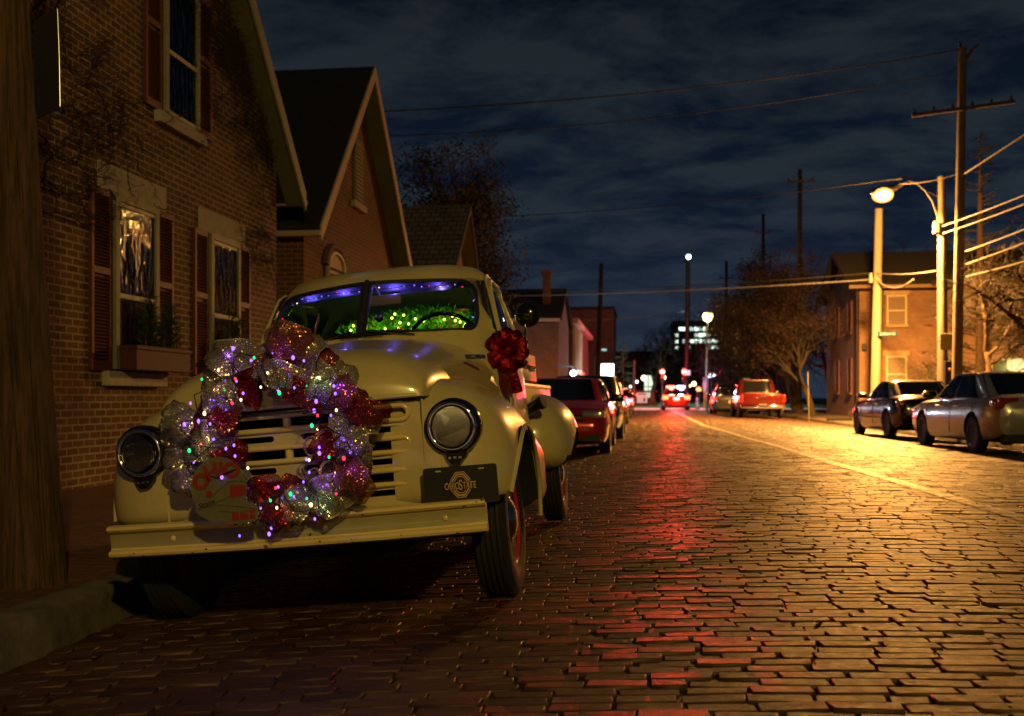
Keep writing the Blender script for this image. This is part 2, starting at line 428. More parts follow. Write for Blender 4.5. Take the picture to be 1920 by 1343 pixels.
# worn white centre line painted on the bricks
def line_strip(pts, wd, name, m):
    V = []; Fc = []
    rows = []
    for i, (x, y) in enumerate(pts):
        d = Vector((pts[min(i + 1, len(pts) - 1)][0] - pts[max(i - 1, 0)][0], pts[min(i + 1, len(pts) - 1)][1] - pts[max(i - 1, 0)][1])).normalized()
        nn = Vector((d.y, -d.x))
        rows.append([(x + nn.x * wd * t, y + nn.y * wd * t, zroad(x) + wave(x + nn.x * wd * t, y + nn.y * wd * t) + .0105) for t in (-.5, -.17, .17, .5)])
    b = MB(); b.grid(rows); return tag(b.build(name, m, smooth=180), kind='structure')
def paintmat():
    m = bpy.data.materials.new('worn_road_paint'); N, L = nt(m); b = N['Principled BSDF']; b.inputs['Roughness'].default_value = .5
    b.inputs['Base Color'].default_value = (.50, .41, .26, 1)
    tc = N.new('ShaderNodeTexCoord'); n = N.new('ShaderNodeTexNoise'); n.inputs['Scale'].default_value = 9; n.inputs['Detail'].default_value = 9; n.inputs['Roughness'].default_value = .8; L.new(tc.outputs['Object'], n.inputs['Vector'])
    r = N.new('ShaderNodeValToRGB'); r.color_ramp.elements[0].position = .38; r.color_ramp.elements[1].position = .56; L.new(n.outputs[0], r.inputs[0])
    L.new(r.outputs[0], b.inputs['Alpha']); return m
pts = []
for i in range(120):
    y = 4 + (ROAD_END - 5) * (i / 119) ** 1.6
    t = min(1, max(0, (y - 7) / 24)); pts.append((2.72 - .85 * t, y))
line_strip(pts, .15, 'centre_line', paintmat())

# kerbs, pavements
def kerb(name, x0, x1, ztop, zlow, y0, y1, m):
    b = MB(); n = 420
    rows = []
    for i in range(n + 1):
        y = y0 + (y1 - y0) * (i / n) ** 2
        jt = 1 if abs((y + 40.3) % 1.55 - .775) > .755 else 0
        j = .012 * noise.noise(Vector((x0, y * 1.3, 2))) + .012 * noise.noise(Vector((x0, y * 9, 6))); k2 = .012 * noise.noise(Vector((x0 + 5, y * .8, 2))) + .010 * noise.noise(Vector((x0 + 5, y * 7, 2))) - .025 * jt
        s = 1 if x1 > x0 else -1
        rows.append([(x0 + j, y, zlow), (x0 + j + s * .012, y, ztop - .03 + k2), (x0 + j + s * .04, y, ztop + k2), (x1, y, ztop + k2 * .4), (x1, y, zlow)])
    b.grid(rows); return tag(b.build(name, m, smooth=50), kind='structure')
ZK = .02
kerb('kerb_left', XL, XL - .20, ZK, -.25, -4, 66, M['conc'])
kerb('kerb_right', XR, XR + .18, ZK - .02, -.25, 2, 66, M['conc'])
bs = brickmat('sidewalk_brick', (.19, .07, .04), (.13, .05, .03), (.05, .04, .03), 'xy', .2, .1, .008, .7, .8, .5)
b = MB(); b.grid([[(XL - .20, y, ZK - .004), (-4, y, ZK + .01), (-9, y, ZK + .02)] for y in (-4, 10, 30, 66)])
tag(b.build('sidewalk_left', bs), kind='structure')
b = MB(); b.grid([[(XR + .18, y, ZK - .024), (9.2, y, ZK), (40, y, ZK + .02)] for y in (2, 20, 46, 66)])
tag(b.build('sidewalk_right', mat('dark_verge', (.07, .05, .03), .95, var=.5, vscale=1.2, bump=.6, bscale=12)), kind='structure')
# far cross street in pale concrete, and the lawn behind it
b = MB(); b.grid([[(x, y, z) for x in (-60, 0, 60)] for y, z in ((ROAD_END, .09), (71, .10), (77, .14))])
tag(b.build('cross_street', mat('pale_concrete', (.55, .56, .54), .7, var=.15, vscale=.5)), kind='structure')
b = MB(); b.grid([[(x, y, z) for x in (-80, 0, 80)] for y, z in ((77, .0), (77.01, .22), (82, .42), (120, .5), (260, .5))])
tag(b.build('lawn', mat('lawn_green', (.035, .10, .02), .9, var=.4, vscale=2)), kind='structure')

# fallen leaves and grit scattered over the bricks near the kerb
V = []; Fc = []; rl_ = random.Random(77)
for i in range(420):
    near_k = rl_.random() < .45
    x = XL + .05 + abs(rl_.gauss(0, .25)) if near_k else rl_.uniform(XL + .1, 3.2); y = rl_.uniform(2.6, 15)
    a = rl_.uniform(0, math.tau); s = rl_.uniform(.008, .026); c = Vector((x, y, zroad(x) + wave(x, y) + .006 + rl_.random() * .006))
    d = Vector((math.cos(a), math.sin(a), rl_.uniform(-.1, .5))) * s; e_ = Vector((-math.sin(a), math.cos(a), rl_.uniform(-.2, .5))) * s * .45
    k = len(V); V += [c - d, c + e_, c + d, c - e_]; Fc.append((k, k + 1, k + 2, k + 3))
b = MB(); b.add(V, Fc); tag(b.build('leaf_litter', mat('fallen_leaf', (.22, .14, .06), .6, var=.4, vscale=3), fix=False), kind='stuff')
# ------------------------------------------------------------------ the old pickup truck
truck = thing('pickup_truck', 'old cream pickup truck with round fenders and a ribbon wreath on its grille', 'truck', (-1.425, 4.66, zroad(-1.425) - .004))
truck.rotation_euler = (0, R(-5.0), 0)
def sgnp(v, e): return math.copysign(abs(v) ** e, v)

def fender_front(side):
    xin, xout, zm = .44, .95, .60
    rings = []
    yc, c, m = -.10, .455, 3.4
    st = []
    for i in range(13):
        ph = (math.pi / 2) * (i / 12)
        st.append((yc - c * abs(math.cos(ph)) ** (2 / m), max(.015, abs(math.sin(ph)) ** (2 / m)), 1.06, .46, xout, 2.5))
    for y, zt, zb, xo, n in ((.05, 1.065, .44, .955, 2.5), (.2, 1.05, .42, .96, 2.4), (.36, 1.01, .38, .96, 2.3), (.52, .945, .34, .958, 2.2), (.68, .85, .32, .955, 2.1), (.84, .74, .31, .94, 2.0), (1.0, .62, .31, .915, 2.0), (1.16, .50, .315, .88, 2.0), (1.26, .42, .33, .82, 2.0)):
        st.append((y, 1, zt, zb, xo, n))
    for y, s, zt, zb, xo, n in st:
        a = (xo - xin) * s; b1 = (zt - zm) * s; b2 = (zm - zb) * s
        zmm = zm
        if zt < .8: zmm = (zt + zb) / 2; b1 = (zt - zmm); b2 = zmm - zb
        ring = []
        for k in range(17):
            ph = math.pi / 2 * (1 - k / 16)
            ring.append((xin + a * abs(math.cos(ph)) ** (2 / n), y, zmm + b1 * abs(math.sin(ph)) ** (2 / n)))
        for k in range(1, 9):
            ph = -math.pi / 2 * (k / 8)
            ring.append((xin + a * abs(math.cos(ph)) ** (2 / 4.5), y, zmm - b2 * abs(math.sin(ph)) ** (2 / 4.5)))
        rings.append([(side * x, yy, z) for x, yy, z in ring])
    b = MB(); b.loft(rings); me = b.mesh()
    cut = MB(); cut.loft([[(side * x, .02 + .445 * math.cos(t) * k, .36 + .43 * math.sin(t) * k) for t in [2 * math.pi * i / 40 for i in range(40)]] for x, k in ((.52, 1), (.88, 1), (.93, 1.02), (1.1, 1.12))])
    cut2 = MB(); cut2.box(min(side * .52, side * 1.2), max(side * .52, side * 1.2), -.43, .46, .1, .36)
    me = booldiff(me, [cut.mesh(), cut2.mesh()])
    mi = []
    for p in me.polygons:
        cpos = p.center
        q = ((cpos.y - .02) / .445) ** 2 + ((cpos.z - .36) / .43) ** 2
        inside = (q < 1.12 and abs(cpos.x) < .93 and abs(p.normal.x) < .9 and cpos.z > .3) or (abs(abs(cpos.x) - .52) < .01 and abs(p.normal.x) > .9)
        mi.append(1 if inside else 0)
    me.polygons.foreach_set('material_index', mi)
    o = link('front_fender', me, [M['cream'], M['under']], truck, 32)
    me.polygons.foreach_set('material_index', mi)
    # rolled lip round the wheel opening
    pts = []
    for i in range(25):
        t = math.pi * (.88 - .91 * i / 24)
        y, z = .02 + .452 * math.cos(t), .36 + .437 * math.sin(t)
        sn = (1 - (max(0, -.10 - y) / .455) ** 3.4) ** (1 / 3.4); xo = .44 + .515 * sn - .05 * max(0, .5 - z) - .05 * max(0, y - .3)
        pts.append((side * (xo - .004), y, z))
    l = MB(); l.tube(pts, .011, 6)
    l.build('wheel_arch_lip', M['cream'], o, 60)
    return o
for s in (1, -1): fender_front(s)

# wheels ------------------------------------------------------------
def wheel(x, y, side):
    c = Vector((x, y, .362))
    Mx = Matrix.Translation(c) @ Matrix.Rotation(R(90) * side, 4, 'Y')       # lathe axis z -> +-x (outwards)
    t = MB(); W = .082
    prof = [(.20, -W * .8), (.235, -W * .98), (.30, -W), (.345, -W * .86), (.358, -W * .72)]
    for k in range(5):
        h = -W * .62 + k * W * .31
        prof += [(.362, h - .008), (.362, h + .006), (.352, h + .007), (.352, h + .0105)]
    prof += [(.358, W * .72), (.345, W * .86), (.325, W * .97), (.318, W * 1.0), (.30, W * 1.0), (.29, W * 1.03), (.25, W * 1.0), (.215, W * .90), (.205, W * .7)]
    t.lathe(prof, Mx, 56)
    root = t.build('wheel', M['tyre'], truck, 40)
    r = MB(); r.lathe([(.208, .02), (.212, .066), (.204, .072), (.192, .06), (.186, .035), (.165, .038), (.14, .055), (.125, .05)], Mx, 40); r.build('rim', M['red'], root, 40)
    h = MB(); h.lathe([(.118, .042), (.117, .054), (.104, .064), (.094, .066), (.086, .071), (.065, .082), (.035, .089), (.00001, .091)], Mx, 40); h.build('hubcap', mat('hubcap_chrome', (.34, .33, .31), .12, 1), root, 60)
    return root
for y, xx in ((0, .785), (2.93, .775)):
    for s in (1, -1): wheel(s * xx, y, s)

# grille panel --------------------------------------------------------
def capsule(x0, x1, z, hh, n=8):
    p = []
    for i in range(n + 1):
        a = -math.pi / 2 + math.pi * i / n; p.append((x1 - hh + hh * math.cos(a), z + hh * math.sin(a)))
    for i in range(n + 1):
        a = math.pi / 2 + math.pi * i / n; p.append((x0 + hh + hh * math.cos(a), z + hh * math.sin(a)))
    return p
def gy(x): return -.585 + .065 * (x / .57) ** 2
g = MB()
nx = 28
rows = []
for i in range(nx + 1):
    x = -.575 + 1.15 * i / nx
    rows.append([(x, gy(x), .47), (x, gy(x), .955), (x, gy(x) + .03, .955), (x, gy(x) + .03, .47)])
g.loft(rows)
big = (.907, .772, .637); thin = (.8395, .7045, .572)
cuts = []
for z in big: cuts.append(MB().prism(capsule(-.515, .515, z, .024), 'y', -.8, -.4).mesh())
for z in thin:
    cuts.append(MB().prism(capsule(.06, .495, z, .013), 'y', -.8, -.4).mesh()); cuts.append(MB().prism(capsule(-.495, -.06, z, .013), 'y', -.8, -.4).mesh())
gm = booldiff(g.mesh(), cuts)
grille = link('grille', gm, M['cream'], truck, 35)
for z in big:
    pts = [(x, gy(x) - .006, zz) for x, zz in capsule(-.520, .520, z, .030, 10)]
    # add points along the straight runs so the rim follows the curved panel
    pp = []
    for i, p in enumerate(pts):
        q = pts[(i + 1) % len(pts)]; pp.append(p)
        if abs(q[0] - p[0]) > .3:
            for k in range(1, 9):
                x = p[0] + (q[0] - p[0]) * k / 9; pp.append((x, gy(x) - .006, p[2]))
    MB().tube(pp, .0125, 8, close=True).build('grille_rim', M['creamlit'], grille, 60)
pb = MB()
for z in big: pb.tube([(0, -.575, z - .03), (0, -.575, z + .03)], .018, 12)
pb.build('grille_post', M['creamlit'], grille, 60)
MB().box(-.54, .54, -.50, -.47, .44, .95).build('radiator_core', M['under'], truck)
MB().box(-.80, .80, -.52, -.44, .36, .50, .01).build('front_apron', M['under'], truck)
for s in (1, -1):                 # seam beads between grille panel and fenders
    MB().tube([(s * .578, -.545 - .004, .47), (s * .580, -.548, .75), (s * .584, -.535, .955)], .005, 6).build('seam_bead', M['cream'], truck, 60)
MB().box(-.585, .585, -.535, -.50, .952, .972).build('hood_gap', M['under'], truck)

# hood ------------------------------------------------------------------
def ring_arch(hw, zb, zt, y, n, N=36, bulge=0):
    out = []
    for k in range(N + 1):
        ph = math.pi * k / N
        cx = math.cos(ph); sx = math.sin(ph)
        x = hw * sgnp(cx, 2 / n); z = zb + (zt - zb) * abs(sx) ** (2 / n)
        z += bulge * math.exp(-(x / .13) ** 2) * abs(sx)
        out.append((x, y + .10 * (x / .6) ** 2, z))
    return out
rows = []
for i in range(14):
    ph = math.pi / 2 * i / 13; m = 2.5
    s = abs(math.sin(ph)) ** (2 / m); y = -.14 - .49 * abs(math.cos(ph)) ** (2 / m)
    zt = .968 + (1.225 - .968) * max(s, .012)
    hw = .58 + .04 * s
    rows.append(ring_arch(hw, .967, zt, y, 3.1 + 1.2 * (1 - s), bulge=.012 * s))
for y, zt, hw, n in ((.0, 1.240, .628, 3.1), (.2, 1.268, .645, 3.1), (.4, 1.294, .665, 3.05), (.6, 1.314, .69, 3.0), (.80, 1.325, .715, 3.0)):
    rows.append(ring_arch(hw, .967 - .1 * max(0, y), zt, y, n, bulge=.012))
b = MB(); b.grid(rows)
hood = b.build('hood', M['cream'], truck, 40)
tm = text_mesh('STUDEBAKER', .019, .002, bold=.0004)
bx = MB().box(-.080, .080, -.003, .004, -.012, .012, .003)
MM = Matrix.Translation((.672, .42, 1.165)) @ Matrix.Rotation(R(60), 4, 'Z') @ Matrix.Rotation(R(-14), 4, 'X')
bx.xf(MM); badge = bx.build('name_badge', M['steel'], hood)
tm.transform(MM @ Matrix.Translation((0, -.005, 0)) @ FRONT); link('badge_lettering', tm, M['chrome'], badge)
MB().tube([(x, -.655 + .10 * (x / .6) ** 2, .974) for x in [-.57 + 1.14 * i / 20 for i in range(21)]], .009, 6).build('hood_lip', M['cream'], hood, 60)

# cab ------------------------------------------------------------------
def cab_ring(w, yf, yb, z, n=4.2, v=.17, N=64, off=0):
    out = []; ym = (yf + yb) / 2; d = (yb - yf) / 2 - off; w2 = w - off
    for k in range(N):
        ph = 2 * math.pi * (k + .5) / N
        x = w2 * sgnp(math.cos(ph), 2 / n); t = sgnp(math.sin(ph), 2 / n)
        y = ym + d * t
        if t < 0: y += v * (abs(x) / w) ** 1.35 * min(1, -t * 1.4)
        out.append((x, y, z))
    return out
lev = [(.40, .74, .62, 2.06, 5), (.80, .775, .60, 2.08, 5), (1.20, .765, .60, 2.08, 4.6), (1.34, .735, .66, 2.07, 4.4), (1.50, .70, .77, 2.03, 4.2), (1.64, .662, .875, 1.98, 4.0), (1.705, .632, .945, 1.94, 3.7), (1.755, .575, 1.04, 1.86, 3.2), (1.788, .47, 1.18, 1.74, 2.8), (1.802, .30, 1.33, 1.60, 2.4), (1.806, .08, 1.44, 1.50, 2.0)]
def cab_solid(off, top=0):
    b = MB(); rr = []
    for z, w_, yf, yb, n in lev:
        vv = .19 if z < 1.7 else .19 * (1.806 - z) / .106
        rr.append(cab_ring(w_, yf, yb, z - (off * .8 if z > 1.6 else 0) + (off if z < .5 else 0), n, vv, off=min(off, w_ * .5)))
    b.loft(rr); return b.mesh()
def rounded(poly, r=.05, n=5):
    out = []; m = len(poly)
    for i in range(m):
        p = Vector(poly[i]); a = Vector(poly[i - 1]); c = Vector(poly[(i + 1) % m])
        rr_ = r[i] if hasattr(r, '__len__') else r
        d1 = (a - p).normalized(); d2 = (c - p).normalized(); l = min(rr_, (a - p).length * .48, (c - p).length * .48)
        s, e = p + d1 * l, p + d2 * l
        for k in range(n + 1):
            t = k / n; out.append(tuple(s * (1 - t) ** 2 + p * 2 * t * (1 - t) + e * t * t))
    return out
ws_r = rounded([(.018, 1.362), (.60, 1.345), (.615, 1.42), (.585, 1.655), (.018, 1.672)], (.01, .07, .10, .10, .01))
ws_l = [(-x, z) for x, z in ws_r][::-1]
sd = rounded([(1.03, 1.345), (1.86, 1.345), (1.86, 1.62), (1.80, 1.672), (1.25, 1.672)], (.03, .09, .12, .12, .14))
rw = rounded([(-.50, 1.34), (.50, 1.34), (.49, 1.51), (.40, 1.585), (-.40, 1.585), (-.49, 1.51)], .07)
cm = booldiff(cab_solid(0), [cab_solid(.035)])
cm = booldiff(cm, [MB().prism(ws_r, 'y', .3, 1.25).mesh(), MB().prism(ws_l, 'y', .3, 1.25).mesh(),
                   MB().prism(sd, 'x', .45, 1.0).mesh(), MB().prism(sd, 'x', -1.0, -.45).mesh(), MB().prism(rw, 'y', 1.7, 2.4).mesh()])
def cab_dist(c):   # a face of the inner shell?
    for (z0, w0, f0, b0, n0), (z1, w1, f1, b1, n1) in zip(lev[:-1], lev[1:]):
        if z0 <= c.z <= z1:
            t = (c.z - z0) / (z1 - z0); w_ = w0 + (w1 - w0) * t; yf = f0 + (f1 - f0) * t; yb = b0 + (b1 - b0) * t; n = n0 + (n1 - n0) * t
            v = (.19 if c.z < 1.7 else .19 * (1.806 - c.z) / .106) * (abs(c.x) / w_) ** 1.35
            yy = c.y - (v if c.y < (yf + yb) / 2 else 0)
            return (abs(c.x) / w_) ** n + (abs(yy - (yf + yb) / 2) / ((yb - yf) / 2)) ** n
    return 0
mi = []
for p in cm.polygons:
    inner = p.normal.dot(Vector((p.center.x, p.center.y - 1.35, (p.center.z - 1.15) * (1.0)))) < 0
    mi.append(1 if inner else 0)
cab = link('cab', cm, [M['cream'], M['darkin']], truck, 38)
cm.polygons.foreach_set('material_index', mi)
# glass
def surf_y(x, z):   # front skin of the cab at (x, z)
    for (z0, w0, f0, b0, n0), (z1, w1, f1, b1, n1) in zip(lev[:-1], lev[1:]):
        if z0 <= z <= z1:
            t = (z - z0) / (z1 - z0); w_ = w0 + (w1 - w0) * t; yf = f0 + (f1 - f0) * t; yb = b0 + (b1 - b0) * t; n = n0 + (n1 - n0) * t
            q = max(0, 1 - (abs(x) / w_) ** n) ** (1 / n)
            return (yf + yb) / 2 - (yb - yf) / 2 * q + .19 * (abs(x) / w_) ** 1.35 * min(1, q * 1.4)
def surf_x(y, z):
    for (z0, w0, f0, b0, n0), (z1, w1, f1, b1, n1) in zip(lev[:-1], lev[1:]):
        if z0 <= z <= z1:
            t = (z - z0) / (z1 - z0); w_ = w0 + (w1 - w0) * t; yf = f0 + (f1 - f0) * t; yb = b0 + (b1 - b0) * t; n = n0 + (n1 - n0) * t
            return w_ * max(0, 1 - (abs(y - (yf + yb) / 2 - .06) / ((yb - yf) / 2)) ** n) ** (1 / n)
for s in (1, -1):
    rows = [[(s * x, surf_y(x, z) + .012, z) for x in [.012 + .62 * i / 14 for i in range(15)]] for z in [1.335 + .345 * j / 8 for j in range(9)]]
    o = MB().grid(rows).build('windshield', M['glass'], cab, 180)
    loop = ws_r if s == 1 else ws_l
    pts = []
    for i, p in enumerate(loop):
        q = loop[(i + 1) % len(loop)]
        for k in range(4):
            x = p[0] + (q[0] - p[0]) * k / 4; z = p[1] + (q[1] - p[1]) * k / 4; pts.append((x, surf_y(x, z) + .006, z))
    MB().tube(pts, .012, 6, close=True).build('rubber_seal', M['black'], o, 60)
    rows = [[(s * (surf_x(y, z) - .018), y, z) for y in (1.04, 1.12, 1.25, 1.4, 1.55, 1.7, 1.86)] for z in (1.345, 1.45, 1.56, 1.665)]
    so = MB().grid(rows).build('side_window', M['glass'], cab, 180)
    pts = [(s * (surf_x(y, z) + .003), y, z) for y, z in sd]
    MB().tube(pts, .011, 6, close=True).build('window_frame', M['cream'], so, 60)
    # door seam and drip rail
    MB().tube([(s * (surf_x(y, z) + .006), y, z) for y, z in ((.99, .62), (.98, 1.0), (.985, 1.3), (1.05, 1.44), (1.20, 1.66), (1.30, 1.70), (1.80, 1.70))], .008, 6).build('drip_rail', M['cream'], cab, 60)
    hnd = MB(); hnd.tube([(s * .79, 1.78, 1.12), (s * .83, 1.78, 1.12), (s * .835, 1.70, 1.12), (s * .83, 1.64, 1.115)], .011, 8); hnd.build('door_handle', M['chrome'], cab, 60)
MB().box(-.015, .015, .70, .97, 1.34, 1.69).xf(Matrix()).build('windshield_post', M['black'], cab) if False else None
pp = [(0, surf_y(0, z) - .002, z) for z in (1.355, 1.44, 1.54, 1.62, 1.68)]
MB().tube(pp, .017, 8).build('windshield_post', M['black'], cab, 60)
for s in (1, -1):   # wipers
    wp = MB(); wp.tube([(s * .30, surf_y(.30, 1.345) - .02, 1.335), (s * .12, surf_y(.12, 1.36) - .03, 1.365), (s * -.0 + s * .04, surf_y(.06, 1.37) - .028, 1.375)], .005, 6)
    wp.tube([(s * .42, surf_y(.42, 1.355) - .022, 1.352), (s * .05, surf_y(.05, 1.37) - .024, 1.372)], .006, 5); wp.build('wiper', M['blackpaint'], cab, 60)
# inside
MB().box(-.66, .66, .92, 1.12, 1.10, 1.315, .03).build('dashboard', M['darkin'], cab, 40)
sb = MB(); sb.box(-.62, .62, 1.70, 1.86, .80, 1.26, .06); sb.box(-.62, .62, 1.25, 1.75, .72, .86, .05); sb.build('bench_seat', M['seat'], cab, 40)
stw = MB(); cs = Vector((.36, 1.27, 1.31)); q = Matrix.Translation(cs) @ Matrix.Rotation(R(-52), 4, 'X')
stw.tube([q @ Vector((.215 * math.cos(a), .215 * math.sin(a), 0)) for a in [2 * math.pi * i / 32 for i in range(32)]], .013, 8, close=True)
for a in (R(90), R(210), R(330)): stw.tube([q @ Vector((0, 0, -.03)), q @ Vector((.21 * math.cos(a), .21 * math.sin(a), 0))], .009, 6)
stw.tube([q @ Vector((0, 0, .0)), q @ Vector((0, 0, -.35))], .02, 8)
stw.build('steering_wheel', M['blackpaint'], cab, 60)
rm = MB(); rm.box(-.05, .17, .985, 1.0, 1.545, 1.605, .012); rm.tube([(.05, .99, 1.6), (.03, .93, 1.665)], .006, 6); rm.build('rear_view_mirror', mat('mirror_back', (.35, .30, .32), .4), cab, 40)
MB().box(.14, .46, .965, .985, 1.60, 1.660, .008).xf(Matrix.Translation((0, .13, .01))).build('sun_visor', mat('visor_cloth', (.22, .22, .12), .9), cab, 40)

# running boards, bed, rear fenders --------------------------------------
for s in (1, -1):
    rb = MB(); rb.box(min(s * .66, s * .79), max(s * .66, s * .79), 1.2, 2.30, .30, .345, .015); rb.build('running_board', M['cream'], truck, 40)
bd = MB()
for s in (1, -1):
    bd.box(min(s * .66, s * .70), max(s * .66, s * .70), 2.16, 4.15, .52, 1.03, .01)
    bd.tube([(s * .69, 2.16, 1.035), (s * .69, 4.15, 1.035)], .022, 8)
bd.box(-.66, .66, 2.16, 2.20, .52, 1.03, .01); bd.box(-.66, .66, 4.11, 4.15, .52, 1.03, .01); bd.box(-.66, .66, 2.2, 4.11, .52, .56)
bed = bd.build('bed', M['cream'], truck, 40)
for s in (1,):
    st = MB()
    for z in (1.07, 1.19): st.box(min(s * .67, s * .70), max(s * .67, s * .70), 2.22, 3.1, z, z + .085, .006)
    for y in (2.3, 3.0): st.box(min(s * .64, s * .67), max(s * .64, s * .67), y, y + .06, 1.03, 1.29, .004)
    st.build('side_rack', mat('white_board', (.5, .46, .38), .6, var=.2), bed, 40)
def fender_rear(side):
    xin, xout, zm = .62, 1.0, .60; rings = []
    for i in range(25):
        t = math.pi * i / 24; c_ = math.cos(t); s_ = max(.03, abs(math.sin(t)) ** .72)
        y = 2.93 - .60 * sgnp(c_, .8)
        a = (xout - xin) * s_; b1 = (.985 - zm) * s_; b2 = (zm - .40) * min(1, s_ * 1.1)
        ring = []
        for k in range(13):
            ph = math.pi / 2 * (1 - k / 12); ring.append((xin + a * abs(math.cos(ph)) ** (2 / 2.3), y, zm + b1 * abs(math.sin(ph)) ** (2 / 2.3)))
        for k in range(1, 7):
            ph = -math.pi / 2 * (k / 6); ring.append((xin + a * abs(math.cos(ph)) ** (2 / 3.5), y, zm - b2 * abs(math.sin(ph)) ** (2 / 3.5)))
        rings.append([(side * x, yy, z) for x, yy, z in ring])
    me = MB().loft(rings).mesh()
    cut = MB(); cut.loft([[(side * x, 2.95 + .41 * math.cos(t), .34 + .36 * math.sin(t)) for t in [2 * math.pi * i / 36 for i in range(36)]] for x in (.66, 1.2)])
    me = booldiff(me, [cut.mesh()])
    mi = [1 if (((p.center.y - 2.95) / .41) ** 2 + ((p.center.z - .34) / .36) ** 2 < 1.1 and p.center.z > .36 and abs(p.normal.x) < .92 and abs(p.center.x) < .985) or abs(abs(p.center.x) - .66) < .01 else 0 for p in me.polygons]
    o = link('rear_fender', me, [M['cream'], M['under']], truck, 32); me.polygons.foreach_set('material_index', mi)
    pts = []
    for i in range(21):
        t = math.pi * (.93 - .86 * i / 20); yy = 2.95 + .415 * math.cos(t); zz = .34 + .365 * math.sin(t)
        s_ = max(.03, abs(math.sin(math.acos(max(-1, min(1, math.copysign(abs((2.93 - yy) / .6) ** 1.25, 2.93 - yy)))))) ** .72); pts.append((side * (xin + (xout - xin) * s_ * (1 - .12 * max(0, .6 - zz) ** 1.0 * 2) - .004), yy, zz))
for s in (1, -1): fender_rear(s)
fc = MB(); fc.tube([(.70, 2.27, .86), (.80, 2.24, .90)], .040, 14); fc.tube([(.795, 2.242, .898), (.825, 2.233, .91)], .048, 14); fc.build('fuel_filler', M['blackpaint'], bed, 40)
un = MB(); un.box(-.42, .42, -.4, 4.0, .30, .42); un.tube([(-.75, 0, .36), (.75, 0, .36)], .05, 8); un.tube([(-.75, 2.93, .36), (.75, 2.93, .36)], .06, 8); un.box(-.6, .6, -.3, .9, .42, .9); un.build('chassis', M['under'], truck)

# bumper -------------------------------------------------------------------
def by(x): return -.665 + .075 * (x / .83) ** 2
prof = [(.012, .388), (-.016, .384), (-.030, .391), (-.034, .402), (-.026, .413), (-.010, .418), (-.006, .425), (-.006, .485), (-.010, .492), (-.026, .496), (-.036, .506), (-.033, .517), (-.018, .524), (.004, .524), (.012, .518), (.012, .40)]
rows = []
for i in range(41):
    x = -.83 + 1.66 * i / 40
    rows.append([(x, by(x) + py, z) for py, z in prof])
b = MB(); b.loft(rows)
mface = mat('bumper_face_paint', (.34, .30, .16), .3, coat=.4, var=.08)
bo = MB(); bo.loft(rows); me = bo.mesh()
bumper = link('bumper', me, [M['creamlit'], mface], truck, 30)
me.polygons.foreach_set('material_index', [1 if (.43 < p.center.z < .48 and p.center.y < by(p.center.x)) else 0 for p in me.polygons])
for x in (-.52, .16, .66):
    b = MB(); b.sphere((x, by(x) - .008, .455), .013, 12, 6, (1, .6, 1)); b.build('bolt', M['creamlit'], bumper, 60)
b = MB(); rr = random.Random(4)
for i in range(26):
    x = rr.uniform(-.8, .8); z = rr.choice((.392, .404, .500, .512)); s = rr.uniform(.002, .006)
    b.sphere((x, by(x) - .034 if z in (.404, .512) else by(x) - .0295, z), s, 6, 4, (rr.uniform(.8, 2), .6, .7))
b.build('paint_chip', M['under'], bumper)
for x in (-.45, .45): MB().box(x - .03, x + .03, -.60, -.45, .41, .48).build('bumper_bracket', M['under'], truck)

# headlights -----------------------------------------------------------------
def headlight(side):
    hx = .712 if side > 0 else -.672
    c = Vector((hx, -.548, .828))
    Q = Matrix.Translation(c) @ Matrix.Rotation(R(90), 4, 'X') @ Matrix.Scale(.93, 4)      # lathe z -> -y (towards the viewer)
    k = MB(); k.lathe([(.128, -.05), (.130, .010), (.126, .022), (.112, .030), (.108, .02)], Q, 48)
    # parking-lamp pod hanging under the ring
    k.loft([[(hx + dx * (1 - .25 * (j > 1)), -.548 - yy, .828 - .110 + dz) for dx, dz in ((-.060, .02), (-.046, -.022), (-.024, -.046), (.024, -.046), (.046, -.022), (.060, .02))] for j, yy in enumerate((-.04, .006, .024))])
    root = k.build('headlight', M['blackpaint'], truck, 40)
    MB().lathe([(.112, .018), (.115, .034), (.109, .046), (.100, .049), (.092, .042), (.0905, .03)], Q, 56).build('bezel', M['chrome'], root, 60)
    MB().lathe([(.092, .034), (.08, .0), (.06, -.03), (.03, -.05), (.0001, -.055)], Q, 40).build('reflector', mat('lamp_reflector', (.8, .78, .72), .10, 1), root, 60)
    lm = glassmat('headlight_lens', (.93, .93, .90), .05, 1.5); N, L = nt(lm)
    wv = N.new('ShaderNodeTexWave'); wv.bands_direction = 'X'; wv.inputs['Scale'].default_value = 26; wv.inputs['Distortion'].default_value = .4
    tcx = N.new('ShaderNodeTexCoord'); L.new(tcx.outputs['Object'], wv.inputs['Vector'])
    bp = N.new('ShaderNodeBump'); bp.inputs['Strength'].default_value = .8; bp.inputs['Distance'].default_value = .006; L.new(wv.outputs['Fac'], bp.inputs['Height'])
    for nd in N:
        if nd.type == 'BSDF_GLOSSY': L.new(bp.outputs[0], nd.inputs['Normal'])
    MB().lathe([(.091, .034), (.08, .043), (.055, .053), (.028, .058), (.0001, .060)], Q, 40).build('lens', lm, root, 60)
    b = MB(); b.tube([c + Vector((-.03, -.01, 0)), c + Vector((.03, -.01, 0))], .012, 8); b.tube([c + Vector((0, .04, 0)), c + Vector((0, -.02, 0))], .018, 8); b.build('bulb', M['steel'], root, 60)
    b = MB()
    for dx in (-.022, 0, .022): b.box(c.x + dx - .006, c.x + dx + .006, c.y - .026, c.y - .02, c.z - .134, c.z - .125)
    b.build('parking_lamp', M['steel'], root)
    return root
for s in (1, -1): headlight(s)

